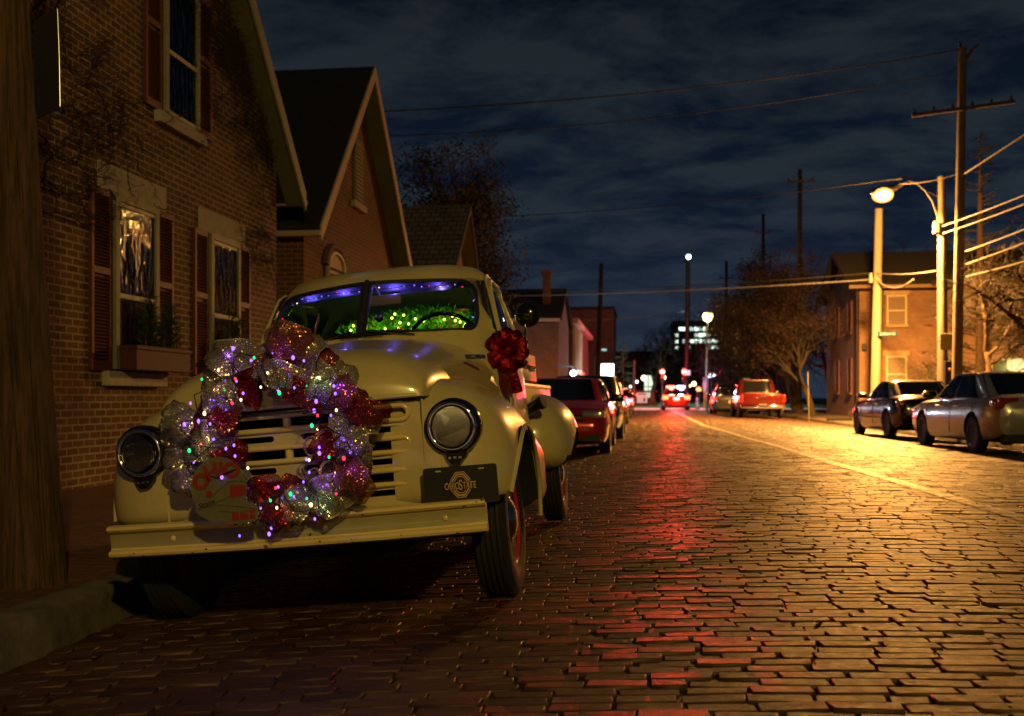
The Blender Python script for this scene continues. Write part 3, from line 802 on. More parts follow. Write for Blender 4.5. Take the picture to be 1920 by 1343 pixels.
# mirror ----------------------------------------------------------------------
mr = MB(); mr.tube([(.775, 1.02, 1.20), (.87, .98, 1.27), (.885, 1.0, 1.36), (.885, 1.01, 1.40)], .008, 6)
mirror = mr.build('door_mirror', M['blackpaint'], truck, 60)
Q = Matrix.Translation((.895, 1.02, 1.41)) @ Matrix.Rotation(R(90), 4, 'X')
MB().lathe([(.0001, .042), (.03, .040), (.058, .026), (.070, .008), (.073, -.004), (.066, -.008)], Q, 36).build('mirror_shell', M['blackpaint'], mirror, 60)
MB().lathe([(.0001, -.006), (.066, -.0065)], Q, 36).build('mirror_glass', M['chrome'], mirror)

# front plate -------------------------------------------------------------------
pc = Vector((.735, -.615, .585)); PW, PH = .155, .079
pl = MB(); pl.prism(rounded([(pc.x - PW, pc.z - PH), (pc.x + PW, pc.z - PH), (pc.x + PW, pc.z + PH), (pc.x - PW, pc.z + PH)], .012, 3), 'y', pc.y, pc.y + .006)
plate = pl.build('front_plate', M['blackflat'], truck)
lg = MB()
def octo(r, rx=1.0, cx=.38): return [(r * rx * math.cos(R(22.5 + 45 * k)), r * math.sin(R(22.5 + 45 * k))) for k in range(8)]
def octring(r0, r1, y0, y1, b, rx=.78):
    o0, o1 = octo(r0, rx), octo(r1, rx)
    vs = []
    for y in (y0, y1):
        for p in o0: vs.append((pc.x + p[0], y, pc.z + .002 + p[1]))
        for p in o1: vs.append((pc.x + p[0], y, pc.z + .002 + p[1]))
    fs = []
    for k in range(8):
        l = (k + 1) % 8
        fs += [(k, l, 8 + l, 8 + k), (16 + k, 24 + k, 24 + l, 16 + l), (k, 16 + k, 16 + l, l), (8 + k, 8 + l, 24 + l, 24 + k)]
    b.add(vs, fs)
octring(.058, .034, pc.y - .0018, pc.y - .0002, lg)
logo = lg.build('block_letter_emblem', M['gold'], plate)
lb = MB(); octring(.054, .050, pc.y - .0024, pc.y - .0019, lb); octring(.0425, .038, pc.y - .0024, pc.y - .0019, lb); lb.build('emblem_outline', M['blackflat'], logo)
def word(s, size, cx, cz, m, par, y, ext, bold, sx=1.0):
    t = text_mesh(s, size, ext, bold=bold)
    t.transform(Matrix.Translation((cx, y, cz)) @ FRONT @ Matrix.Diagonal((sx, 1, 1, 1))); return link('lettering', t, m, par)
for k, (s, sz, dx, dz) in enumerate((('OHIO', .040, -.0365, -.003), ('S', .060, .000, -.001), ('TATE', .040, .0365, -.003))):
    word(s, sz, pc.x + dx, pc.z + dz, M['blackflat'], logo, pc.y - .0030, .0006, .0038 * sz / .04, .60)
    word(s, sz, pc.x + dx, pc.z + dz, M['gold'], logo, pc.y - .0042, .0006, .0004, .60)
for dx in (-.09, .09):
    b = MB(); b.box(pc.x + dx - .012, pc.x + dx + .012, pc.y - .0012, pc.y - .0001, pc.z + .060, pc.z + .066, .002); b.build('plate_slot', M['sash'], plate)
    b = MB(); b.sphere((pc.x + dx * .95, pc.y - .006, pc.z - .064), .008, 8, 5, (1.1, .8, .9)); b.tube([(pc.x + dx * .95, pc.y, pc.z - .064), (pc.x + dx * .95, pc.y - .016, pc.z - .066)], .004, 6); b.build('bolt', M['steel'], plate, 60)
def T(v): return (truck.matrix_basis @ Vector(v))
truck_M = Matrix.Translation(truck.location) @ Matrix.Rotation(R(-5.0), 4, 'Y')
# ------------------------------------------------------------------ Christmas decorations on the truck
def ribbon_mat(name, c, alpha, glit, edge):
    """woven mesh ribbon: uv.x runs along it in metres, uv.y across from -1 to 1"""
    m = bpy.data.materials.new(name); N, L = nt(m); b = N['Principled BSDF']
    tc = N.new('ShaderNodeTexCoord'); sp = N.new('ShaderNodeSeparateXYZ'); L.new(tc.outputs['UV'], sp.inputs[0])
    b.inputs['Metallic'].default_value = .6; b.inputs['Roughness'].default_value = .22
    def mth(op, a, v=None):
        n = N.new('ShaderNodeMath'); n.operation = op
        if hasattr(a, 'links') or hasattr(a, 'is_linked'): L.new(a, n.inputs[0])
        else: n.inputs[0].default_value = a
        if v is not None:
            if hasattr(v, 'is_linked'): L.new(v, n.inputs[1])
            else: n.inputs[1].default_value = v
        return n.outputs[0]
    sx = mth('SINE', mth('MULTIPLY', sp.outputs['X'], 6.283 * 105)); sy = mth('SINE', mth('MULTIPLY', sp.outputs['Y'], 6.283 * 7))
    thr = mth('MAXIMUM', sx, sy)
    ed = mth('GREATER_THAN', mth('ABSOLUTE', sp.outputs['Y']), .90)
    mr = N.new('ShaderNodeMapRange'); mr.inputs[1].default_value = .1; mr.inputs[2].default_value = .75; mr.inputs[3].default_value = alpha * .62; mr.inputs[4].default_value = min(1, alpha * 1.5)
    L.new(thr, mr.inputs[0]); L.new(mth('MAXIMUM', mr.outputs[0], ed), b.inputs['Alpha'])
    mx_ = N.new('ShaderNodeMix'); mx_.data_type = 'RGBA'; L.new(ed, mx_.inputs[0]); mx_.inputs[6].default_value = (*c, 1); mx_.inputs[7].default_value = (*edge, 1); L.new(mx_.outputs[2], b.inputs['Base Color'])
    mp = N.new('ShaderNodeMapping'); mp.inputs['Scale'].default_value = (190, 12, 1); L.new(tc.outputs['UV'], mp.inputs[0])
    vo = N.new('ShaderNodeTexVoronoi'); vo.inputs['Scale'].default_value = 1; L.new(mp.outputs[0], vo.inputs['Vector'])
    sb = N.new('ShaderNodeVectorMath'); sb.operation = 'SUBTRACT'; L.new(vo.outputs['Color'], sb.inputs[0]); sb.inputs[1].default_value = (.5, .5, .5)
    geo = N.new('ShaderNodeNewGeometry')
    ma = N.new('ShaderNodeVectorMath'); ma.operation = 'MULTIPLY_ADD'; L.new(sb.outputs[0], ma.inputs[0]); ma.inputs[1].default_value = (glit, glit, glit); L.new(geo.outputs['Normal'], ma.inputs[2])
    nm = N.new('ShaderNodeVectorMath'); nm.operation = 'NORMALIZE'; L.new(ma.outputs[0], nm.inputs[0]); L.new(nm.outputs[0], b.inputs['Normal'])
    return m
M['silver'] = ribbon_mat('silver_mesh_ribbon', (.42, .36, .27), .66, .9, (.60, .52, .38))
M['redmesh'] = ribbon_mat('red_mesh_ribbon', (.22, .008, .006), .80, .8, (.30, .02, .015))
M['pink'] = ribbon_mat('rose_mesh_ribbon', (.34, .09, .075), .66, .9, (.45, .2, .15))
M['redfoil'] = mat('red_foil', (.22, .006, .006), .24, .85, bump=1.0, bscale=55)
M['goldglit'] = ribbon_mat('gold_glitter', (.72, .46, .12), .95, 1.1, (.7, .45, .12))

def ribbon(path, widths, across, name, m, parent, nw=6, cup=.25):
    """a soft strip: path points, half-widths and the direction across the strip"""
    V = []; Fc = []; UV = []; d = 0; rows = len(path)
    for i, p in enumerate(path):
        p = Vector(p)
        if i: d += (p - Vector(path[i - 1])).length
        t = (Vector(path[min(i + 1, rows - 1)]) - Vector(path[max(i - 1, 0)])).normalized()
        a = Vector(across[i] if isinstance(across, list) else across); a = (a - t * a.dot(t)).normalized(); nn = t.cross(a)
        for k in range(nw + 1):
            s = -1 + 2 * k / nw
            q = p + a * (widths[i] * s) - nn * (cup * widths[i] * s * s) + nn * (.012 * math.sin(3.1 * s + i * .9)) * widths[i] / .05
            V.append(q); UV.append((d, s))
    n = nw + 1
    for i in range(rows - 1):
        for k in range(nw): Fc.append((i * n + k, i * n + k + 1, (i + 1) * n + k + 1, (i + 1) * n + k))
    me = bpy.data.meshes.new(name); me.from_pydata([tuple(v) for v in V], [], Fc)
    ul = me.uv_layers.new(name='UVMap')
    for l in me.loops: ul.data[l.index].uv = UV[l.vertex_index]
    return link(name, me, m, parent, 180)

WC = Vector((.015, -.665, .855)); WR = .272     # wreath centre (truck space) and ring radius
wreath = thing('wreath', 'big wreath of silver and red mesh ribbon loops tied over the truck grille', 'wreath', T(WC))
wreath.rotation_euler = truck.rotation_euler
def ringp(a, r=WR, y=0): return Vector((r * math.cos(a), y, r * math.sin(a)))
b = MB(); b.tube([ringp(2 * math.pi * i / 40, WR, .02) for i in range(40)], .022, 6, close=True); b.build('wire_hoop', M['needle'], wreath, 60)
rw_ = random.Random(5)
def puff(a, r0, ln, wd, m, tilt=0, lean=0, y0=0):
    """one loop of ribbon: leaves the hoop, balloons out and folds back"""
    base = ringp(a, r0, y0); out = Vector((math.cos(a + tilt), 0, math.sin(a + tilt))); fwd = Vector((0, -1, 0)); side = out.cross(fwd)
    side = (side * math.cos(lean) + fwd * math.sin(lean) * .6).normalized()
    path = []; ws = []
    for i in range(17):
        t = i / 16; ph = math.pi * 2 * t
        rad = ln * .5 * (1 - math.cos(ph)); dep = ln * .40 * math.sin(ph) * -1
        path.append(base + out * rad + fwd * (dep + ln * .18 * math.sin(ph / 2))); ws.append(wd * (.42 + .58 * math.sin(math.pi * t) ** .7) * (1 + .05 * rw_.uniform(-1, 1)))
    ribbon(path, ws, side, 'ribbon_loop', m, wreath)
def swag(a, r, ln, wd, m, ang, yo=-.08, arch=.05):
    """a broad band of ribbon lying over the front of the wreath"""
    c = ringp(a, r, yo); d = Vector((math.cos(ang), 0, math.sin(ang))); ac = Vector((-math.sin(ang), 0, math.cos(ang)))
    path = []; ws = []
    for i in range(15):
        t = -1 + 2 * i / 14
        path.append(c + d * (ln * t) + Vector((0, arch * (abs(t) ** 2.4 * 1.9 - 1), 0))); ws.append(wd * (.55 + .45 * math.cos(t * 1.25)) )
    ribbon(path, ws, ac, 'ribbon_band', m, wreath, cup=.35)
tau = 2 * math.pi
seq = [M['silver'], M['silver'], M['redmesh'], M['silver'], M['pink'], M['redmesh']]
for i in range(34):
    a = tau * i / 34 + rw_.uniform(-.1, .1)
    puff(a, WR + rw_.uniform(-.06, .0), rw_.uniform(.125, .185), rw_.uniform(.050, .078), seq[i % 6], rw_.uniform(-.5, .5), rw_.uniform(-.8, .8), rw_.uniform(-.02, .02))
for i in range(16):
    a = tau * i / 16 + rw_.uniform(-.1, .1)
    puff(a, WR - .02, rw_.uniform(.09, .12) * (-1 if i % 3 == 0 else 1) * .9, rw_.uniform(.05, .07), seq[(i * 5 + 2) % 6], rw_.uniform(-.9, .9), rw_.uniform(-.9, .9), -.06)
# the large bands one can single out in the photograph (angle, radius, half length, half width, material, direction)
for a, r, ln, wd, m, ang in ((2.02, .37, .115, .075, M['silver'], .15), (1.35, .39, .10, .080, M['pink'], -.2), (2.45, .27, .095, .080, M['silver'], 1.9),
                             (1.35, .25, .115, .06, M['silver'], -.35), (.75, .29, .105, .085, M['silver'], 2.2), (.45, .34, .09, .07, M['pink'], 1.9),
                             (3.12, .28, .095, .085, M['silver'], -.1), (2.95, .40, .085, .07, M['silver'], 1.3), (.95, .21, .13, .055, M['redmesh'], -.62),
                             (.16, .39, .10, .055, M['redmesh'], -.1), (-.12, .33, .09, .075, M['silver'], 1.7), (-.55, .38, .10, .075, M['pink'], 2.0),
                             (-.92, .33, .115, .09, M['silver'], .35), (-1.35, .30, .085, .07, M['silver'], .9), (-1.62, .33, .075, .06, M['redmesh'], 1.4),
                             (-1.9, .22, .07, .055, M['redmesh'], .3), (2.75, .21, .08, .06, M['redmesh'], 1.2), (-.3, .22, .08, .06, M['redmesh'], 1.3), (3.5, .24, .07, .05, M['redmesh'], .4)):
    swag(a, r, ln, wd, m, ang, yo=-.135 + .03 * rw_.random())
def gold_tie(a, r):
    c = ringp(a, r, -.14)
    for s in (-1, 1):
        path = [c + Vector((s * .035 * (1 - math.cos(t)) * .9, -.012 * math.sin(t), .04 * math.sin(t) + .02 * s * (1 - math.cos(t)) * .5)) for t in [tau * k / 14 for k in range(15)]]
        ribbon(path, [.012] * 15, (0, -1, .2), 'gold_bow', M['goldglit'], wreath, 3)
gold_tie(-.22, .20); gold_tie(-.72, .26)
# silver tail over the left fender
for k in range(4):
    puff(3.05 + .16 * k - .1, .37, .15, .06, M['silver'], .2 * k - .3, .5, .0)

# cut-out sign fixed to the wreath: a football helmet with the word OHIO
sc_ = T(WC + Vector((-.20, -.195, -.205)))
sign = thing('helmet_sign', 'grey cut-out helmet sign with OHIO in red letters at the lower left of the wreath', 'sign', sc_)
sign.rotation_euler = truck.rotation_euler
hel = []
for k in range(30):
    t = R(-28) + R(236) * k / 29
    hel.append((.115 * math.cos(t) - .015, .125 * math.sin(t) + .015))
hel += [(-.118, -.075), (-.085, -.10), (-.06, -.115), (-.02, -.12), (.02, -.128), (.06, -.13), (.10, -.13), (.135, -.12), (.14, -.07), (.12, -.055)]
b = MB(); b.prism(hel, 'y', -.004, .006); plaque = b.build('plaque', mat('grey_plaque', (.13, .12, .075), .6, var=.12, vscale=30), sign)
rl = mat('red_letter', (.24, .014, .008), .6)
for ch, x, z, rot, sz in (('O', -.083, .045, 32, .085), ('H', -.035, .080, 17, .085), ('I', .005, .088, 3, .08), ('O', .047, .082, -14, .085)):
    t = text_mesh(ch, sz, .002, bold=.0035); t.transform(Matrix.Translation((x, -.007, z)) @ Matrix.Rotation(R(-rot), 4, 'Y') @ FRONT); link('letter', t, rl, sign)
t = text_mesh('State', .036, .001, shear=.3); t.transform(Matrix.Translation((-.072, -.006, -.046)) @ Matrix.Rotation(R(-14), 4, 'Y') @ FRONT); link('lettering', t, M['blackflat'], sign)
b = MB(); b.lathe([(.0001, .006), (.013, .006), (.014, 0)], Matrix.Translation((-.055, -.004, -.005)) @ Matrix.Rotation(R(90), 4, 'X'), 16); b.build('ear_hole', rl, sign)
b = MB(); b.prism([(.03, -.03), (.095, -.02), (.10, .02), (.035, .025)], 'y', -.0065, -.004); b.build('red_stripe', rl, sign)
b = MB(); b.prism([(.03, -.12), (.13, -.115), (.128, -.08), (.035, -.085)], 'y', -.0065, -.004); b.build('red_stripe', rl, sign)
gl = mat('plaque_line', (.12, .11, .08), .7)
b = MB()
for p0, p1 in (((-.05, -.02), (.03, .035)), ((-.06, -.06), (.03, -.02)), ((.02, .04), (.10, .035)), ((-.03, -.05), (.13, -.075)), ((-.02, -.075), (.13, -.10)), ((.06, -.06), (.065, -.125)), ((.10, -.065), (.105, -.125))):
    b.tube([(p0[0], -.0055, p0[1]), ((p0[0] + p1[0]) / 2, -.0055, (p0[1] + p1[1]) / 2 + .004), (p1[0], -.0055, p1[1])], .003, 5)
b.build('face_guard', gl, sign, 60)

# string of coloured lights round the wreath
lights = thing('light_string', 'string of purple, green, white and red Christmas bulbs wound round the wreath', 'string lights', T(WC))
lights.rotation_euler = truck.rotation_euler
EM = {'p': emis('bulb_purple', (.30, .12, 1.0), 2.8), 'g': emis('bulb_green', (.02, 1.0, .30), 1.7), 'w': emis('bulb_warm', (1.0, .66, .28), 3.5), 'r': emis('bulb_red', (1.0, .03, .06), 2.4)}
pts = []
for i in range(150):
    a = 1.9 + tau * 2 * i / 150
    r = WR + .085 * math.sin(i * .62) + .02 * math.sin(i * 1.7); pts.append(ringp(a, r, -.165 - .025 * math.cos(i * .9) + .03 * math.sin(i * .31)))
b = MB(); b.tube(pts, .0028, 4); b.build('cord', M['black'], lights, 60)
order = 'pwpgprpwpgppwprpgwpp'
BP = []
for i in range(88):
    p = pts[int(i * 149 / 88)] + Vector((rw_.uniform(-.045, .045), rw_.uniform(-.02, .03), rw_.uniform(-.05, .05)))
    k = order[i % 20]; BP.append((p, k)); q = rw_.choice((.0048, .0055, .0075))
    b = MB(); b.sphere(p, q, 6, 4, (1, 1, 1.3)); b.build('bulb', EM[k], lights, 60)
WGLOW = [(ringp(a, r, -.20), c, e) for a, r, c, e in ((2.75, .25, (.20, .06, 1), .9), (2.3, .33, (1, .6, .3), .5), (1.95, .36, (.24, .08, 1), .7), (.5, .36, (.20, .06, 1), 1.0), (.68, .30, (.4, 1, .5), .3), (-.2, .18, (.18, .05, 1), 1.5), (-.7, .25, (.18, .05, 1), 1.3), (-.95, .33, (.4, 1, .5), .4), (3.55, .44, (.20, .06, 1), .55), (3.15, .27, (1, .7, .4), .6), (1.3, .34, (.24, .08, 1), .5), (-.4, .38, (.24, .08, 1), .5), (-1.5, .3, (1, .3, .2), .4))]

# light string round the inside of the windscreen
ws_s = thing('light_string', 'string of blue and purple bulbs taped round the inside of the windshield', 'string lights', truck.location)
ws_s.rotation_euler = truck.rotation_euler
EM['b'] = emis('bulb_blue', (.20, .14, 1.0), 3)
pth = []
for i in range(61):
    x = -.60 + 1.20 * i / 60; z = 1.645 - .03 * abs(x / .6) ** 3 - .012 * abs(math.sin(x * 14)) - (.10 * max(0, abs(x) - .54) / .06)
    pth.append(Vector((x, surf_y(x * .97, z) + .055, z)))
lp = [Vector((-.60, surf_y(-.58, z) + .06, z)) for z in (1.36, 1.42, 1.48, 1.53)]; rp = [Vector((.585, surf_y(.57, z) + .06, z)) for z in (1.53, 1.48, 1.42, 1.37)]
pth = lp + pth + rp
b = MB(); b.tube(pth, .0028, 4); b.build('cord', M['black'], ws_s, 60)
hp = MB(); hp.grid([[(x, surf_y(x, 1.66) + .075 + dy, z) for x in [-.56 + 1.12 * i / 16 for i in range(17)]] for dy, z in ((0, 1.672), (.012, 1.64), (.05, 1.628))]); hp.build('header_panel', mat('header_grey', (.30, .30, .34), .6), cab, 180)
WSG = []
for i in range(30):
    p = pth[int((i + .5) * len(pth) / 30)] + Vector((0, rw_.uniform(-.01, .01), rw_.uniform(-.012, .008))); k = 'bbrbwbbgbbrw'[i % 12]
    b = MB(); b.sphere(p, .0048, 6, 4); b.build('bulb', EM[k], ws_s, 60)
for x in (-.42, -.18, .14, .40): WSG.append((Vector((x, surf_y(x, 1.63) + .10, 1.615)), (.14, .09, 1), 1.1))

b = MB(); b.tube([(.03, 1.0, 1.545), (.03, 1.0, 1.50)], .0015, 4); b.sphere((.03, 1.0, 1.475), .026, 14, 9); b.build('hanging_ornament', mat('smoky_ball', (.3, .3, .34), .12, .9), cab, 60)
# green garland in the rear window
gar = thing('garland', 'green tinsel garland with yellow-green lights and ornaments in the truck rear window', 'garland', truck.location)
gar.rotation_euler = truck.rotation_euler
gm_ = mat('garland_needle', (.07, .34, .03), .5, var=.4, vscale=30)
b = MB(); rg = random.Random(9); V = []; Fc = []
for i in range(5600):
    x = rg.uniform(-.50, .50); z0 = 1.30 + .315 * rg.random() ** .8 * (1 - .30 * abs(x / .5) ** 2); y = 1.925 + rg.uniform(-.045, .05)
    d = Vector((rg.uniform(-1, 1), rg.uniform(-1, .3), rg.uniform(-1, 1))).normalized() * rg.uniform(.02, .045); s = d.orthogonal().normalized() * .0042
    k = len(V); c = Vector((x, y, z0)); V += [c - s, c + s, c + d]; Fc.append((k, k + 1, k + 2))
b.add(V, Fc); b.build('foliage', gm_, gar)
ey = emis('bulb_lime', (.85, 1.0, .14), 7); GG = []
for i in range(34):
    x = -.46 + .92 * ((i * .618) % 1); z = 1.36 + .22 * rg.random() * (1 - .4 * abs(x / .5) ** 2)
    b = MB(); p = Vector((x, 1.84 + rg.uniform(-.02, .02), z)); b.sphere(p, .0085, 6, 4); b.build('bulb', ey, gar, 60)
for i in range(13): GG.append((Vector((-.44 + .88 * i / 12, 1.845, 1.40 + .11 * (i % 2))), (.62, 1, .06), .26))
for x, z, m_ in ((-.06, 1.455, mat('copper_ball', (.6, .28, .15), .2, .9)), (.20, 1.40, mat('rose_ball', (.55, .2, .2), .2, .9)), (.40, 1.44, mat('clear_ball', (.4, .5, .2), .08, .9))):
    b = MB(); b.sphere((x, 1.845, z), .036, 18, 12); b.lathe([(.009, .034), (.009, .046), (.0001, .047)], Matrix.Translation((x, 1.845, z)), 10); b.build('ornament', m_, gar, 60)

# red foil bow on the mirror arm
bow = thing('foil_bow', 'crinkled red foil bow with a hanging tail tied to the truck door mirror', 'bow', T((.775, .93, 1.21)))
bow.rotation_euler = truck.rotation_euler
for i in range(11):
    a = tau * i / 11 + .2; out = Vector((math.cos(a), -.25 + .5 * (i % 2), math.sin(a))).normalized(); sd_ = out.cross(Vector((0, -1, 0))).normalized()
    if sd_.length < .1: sd_ = Vector((1, 0, 0))
    path = [out * (.062 * (1 - math.cos(t))) + Vector((0, -.04 * math.sin(t) - .01, 0)) for t in [tau * k / 12 for k in range(13)]]
    ribbon(path, [.018 + .026 * math.sin(math.pi * k / 12) for k in range(13)], sd_, 'bow_loop', M['redfoil'], bow, 4)
b = MB(); b.sphere((0, -.03, 0), .028, 10, 7); b.build('knot', M['redfoil'], bow, 60)
dv = mat('dark_red_velvet', (.10, .006, .008), .6)
for s in (-1, 1):
    path = [Vector((.012 * s + .02 * s * k / 8, -.02 - .02 * math.sin(k * .5), -.02 - .028 * k)) for k in range(9)]
    ribbon(path, [.02 + .0022 * k for k in range(9)], (1, .2 * s, 0), 'bow_tail', dv if s < 0 else M['redfoil'], bow, 4)
# ------------------------------------------------------------------ left side of the street
WX = -5.6
M['brickA'] = brickmat('tan_brick', (.19, .080, .027), (.085, .035, .013), (.42, .33, .17), 'yz', .205, .0755, .011, .8, .85, .45)
M['brickB'] = brickmat('red_brick', (.17, .058, .025), (.105, .037, .016), (.30, .20, .11), 'auto', .22, .078, .009, .8, .85, .35)
M['brickD'] = brickmat('old_brick', (.16, .065, .04), (.11, .045, .03), (.12, .09, .07), 'auto', .22, .078, .009, .6, .9, .4)

def gable_house(name, label, X, y0, y1, zE, yR, zR, depth, bm, rm, over=.3, cat='house', eaveover=.25, zb=0, trim=None):
    t = thing(name, label, cat, (X, (y0 + y1) / 2, zb))
    oy, oz = (y0 + y1) / 2, zb
    m1 = (zR - zE) / (yR - y0); m2 = (zR - zE) / (y1 - yR)
    b = MB(); b.prism([(y0 - oy, -.3), (y1 - oy, -.3), (y1 - oy, zE - oz), (yR - oy, zR - oz), (y0 - oy, zE - oz)], 'x', -depth, 0)
    wall = b.build('wall', bm, t)
    th = .16
    def slab(ya, za, yb, zb_, xo0, xo1, lo, hi):   # a roof sheet from eave (ya,za) to ridge (yb,zb_)
        return [(ya - oy, za - oz + lo), (yb - oy, zb_ - oz + lo), (yb - oy, zb_ - oz + hi), (ya - oy, za - oz + hi)]
    b = MB()
    e0 = (y0 - eaveover, zE - eaveover * m1); e1 = (y1 + eaveover, zE - eaveover * m2)
    b.prism(slab(*e0, yR, zR, 0, 0, .02, .17), 'x', -depth - .2, over); b.prism(slab(*e1, yR, zR, 0, 0, .02, .17), 'x', -depth - .2, over)
    roof = b.build('roof', rm, t)
    tr = trim or M['trimgreen']
    for (ya, za) in (e0, e1):
        b = MB(); b.prism(slab(ya, za, yR, zR, 0, 0, -.10, .175), 'x', over + .002, over + .035); b.build('rake_board', tr, roof)
        b = MB(); b.prism(slab(ya, za, yR, zR, 0, 0, -.012, .015), 'x', .004, over); b.build('soffit', M['soff'], roof)
        s = -1 if ya < oy else 1
        b = MB(); b.box(-depth, over + .03, min(ya - oy - oy * 0, ya - oy + s * .09), max(ya - oy, ya - oy + s * .09), za - oz - .02, za - oz + .08, .02); b.build('gutter', tr, roof, 40)
    return t, wall, (lambda y, z: (y - oy, z - oz))
M['soff'] = mat('olive_soffit', (.13, .125, .07), .8, var=.2, vscale=3)

def louver_shutter(par, Y0, Y1, Z0, Z1, cvt, m, x=0.0):
    (a, c), (b_, d) = cvt(Y0, Z0), cvt(Y1, Z1)
    b = MB(); fr = .045
    b.box(x + .005, x + .045, a, a + fr, c, d); b.box(x + .005, x + .045, b_ - fr, b_, c, d)
    mid = c + (d - c) * .53
    for z0, z1 in ((c, c + .09), (mid, mid + .07), (d - .07, d)): b.box(x + .006, x + .044, a + fr, b_ - fr, z0, z1)
    z = c + .10
    while z < d - .08:
        if not (mid - .03 < z < mid + .07):
            Q = Matrix.Translation((x + .024, (a + b_) / 2, z)) @ Matrix.Rotation(R(38), 4, 'Y')
            b.box(-.020, .020, -(b_ - a) / 2 + fr, (b_ - a) / 2 - fr, -.003, .003, M=Q)
        z += .036
    b.box(x + .004, x + .008, a + fr, b_ - fr, c + .02, d - .02)
    return b.build('shutter', m, par)

def sash_window(par, Y0, Y1, Z0, Z1, cvt, curtain=None, lit=None, name='window', frame=None, rec=.10, x=0.0, mid=.5):
    """framed opening standing just proud of the wall plane: casing, dark reveal box, two sashes, panes"""
    (a, c), (b_, d) = cvt(Y0, Z0), cvt(Y1, Z1); f = .075
    w = MB(); w.box(x + .003, x + .035, a, b_, c, d); root = w.build(name, lit or M['windowdark'], par)
    fm = frame or M['trimgreen']
    b = MB(); b.box(x + .004, x + .075, a, a + f, c, d); b.box(x + .004, x + .075, b_ - f, b_, c, d); b.box(x + .005, x + .076, a + f, b_ - f, d - f, d); b.build('frame', fm, root)
    zm = c + (d - c) * mid
    for xa, za, zb in ((.068, zm - .025, zm + .03), (.058, d - f - .05, d - f - .002), (.058, c, c + .05)):
        b = MB(); b.box(x + .036, x + xa, a + f, b_ - f, za, zb, .005); b.build('sash_rail', M['sash'], root)
    b = MB(); b.box(x + .042, x + .046, a + f, b_ - f, c + .05, d - f - .05); b.build('pane', M['oldglass'], root)
    return root

# ---- the near house
zE = 4.45
house, hwall, cv = gable_house('brick_house', 'tan brick house with dark red shutters and a steep gable beside the cream truck', WX, 8.0, 14.75, zE, 11.4, 8.05, 9, M['brickA'], M['slate'], over=.30, eaveover=.42)
darkroom = mat('evening_room', (.02, .014, .010), .7)
W = {}
for k, (Y0, Y1, Z0, Z1) in enumerate(((9.49, 11.28, 1.25, 3.12), (11.85, 13.63, 1.25, 3.08), (10.61, 12.35, 4.30, 6.05))):
    sw = .40
    louver_shutter(house, Y0, Y0 + sw, Z0 - .02, Z1, cv, M['shutter']); louver_shutter(house, Y1 - sw, Y1, Z0 - .02, Z1, cv, M['shutter'])
    W[k] = sash_window(house, Y0 + sw + .02, Y1 - sw - .02, Z0, Z1, cv, mid=.42)
    (a, c), (b_, d) = cv(Y0 + .16, Z1 + .002), cv(Y1 - .16, Z1 + .29)
    if k < 2: MB().box(.003, .03, a, b_, c, d, .006).build('lintel', M['stone'], house)
    (a, c), (b_, d) = cv(Y0 + .25, Z0 - .16), cv(Y1 - .25, Z0 - .022)
    MB().box(.003, .09, a, b_, c - (.02 if k < 2 else 0), d, .008).build('sill', M['stone'], house)
# gathered curtain, its warm glow put in as emission, behind the upper sash of the first window, and a paler blind in the second
cur = mat('glowing_curtain', (.5, .34, .18), .8, emit=(1.0, .48, .12), estr=.9)
def drape(root, Y0, Y1, Z0, Z1, waves, m, seed):
    (a, c), (b_, d) = cv(Y0, Z0), cv(Y1, Z1); rr = random.Random(seed); rows = []
    for j in range(13):
        t = j / 12; z = d + (c - d) * t; row = []
        for i in range(25):
            s = i / 24; pinch = .5 + .5 * math.cos(math.pi * min(1, t * 1.15)) * .85
            y = (a + b_) / 2 + (b_ - a) * (s - .5) * (.35 + .65 * pinch) + .03 * math.sin(t * 7 + seed)
            row.append((.039 - .002 * math.sin(s * waves * math.tau), y, z))
        rows.append(row)
    b = MB(); b.grid(rows); b.build('curtain', m, root, 180)
drape(W[0], 9.98, 10.25, 2.18, 2.98, 4, cur, 1); drape(W[0], 10.32, 10.58, 2.12, 2.90, 4, cur, 2)
drape(W[1], 12.40, 12.60, 2.15, 2.9, 3, mat('dim_curtain', (.3, .22, .14), .8, emit=(1.0, .5, .15), estr=.07), 3)
wi = MB()
for y in (12.66, 12.82, 12.98):
    (a, c) = cv(y, 1.3); wi.box(.037, .041, a, a + .02, c, c + 1.7)
wi.build('muntin', M['trimgreen'], W[1])
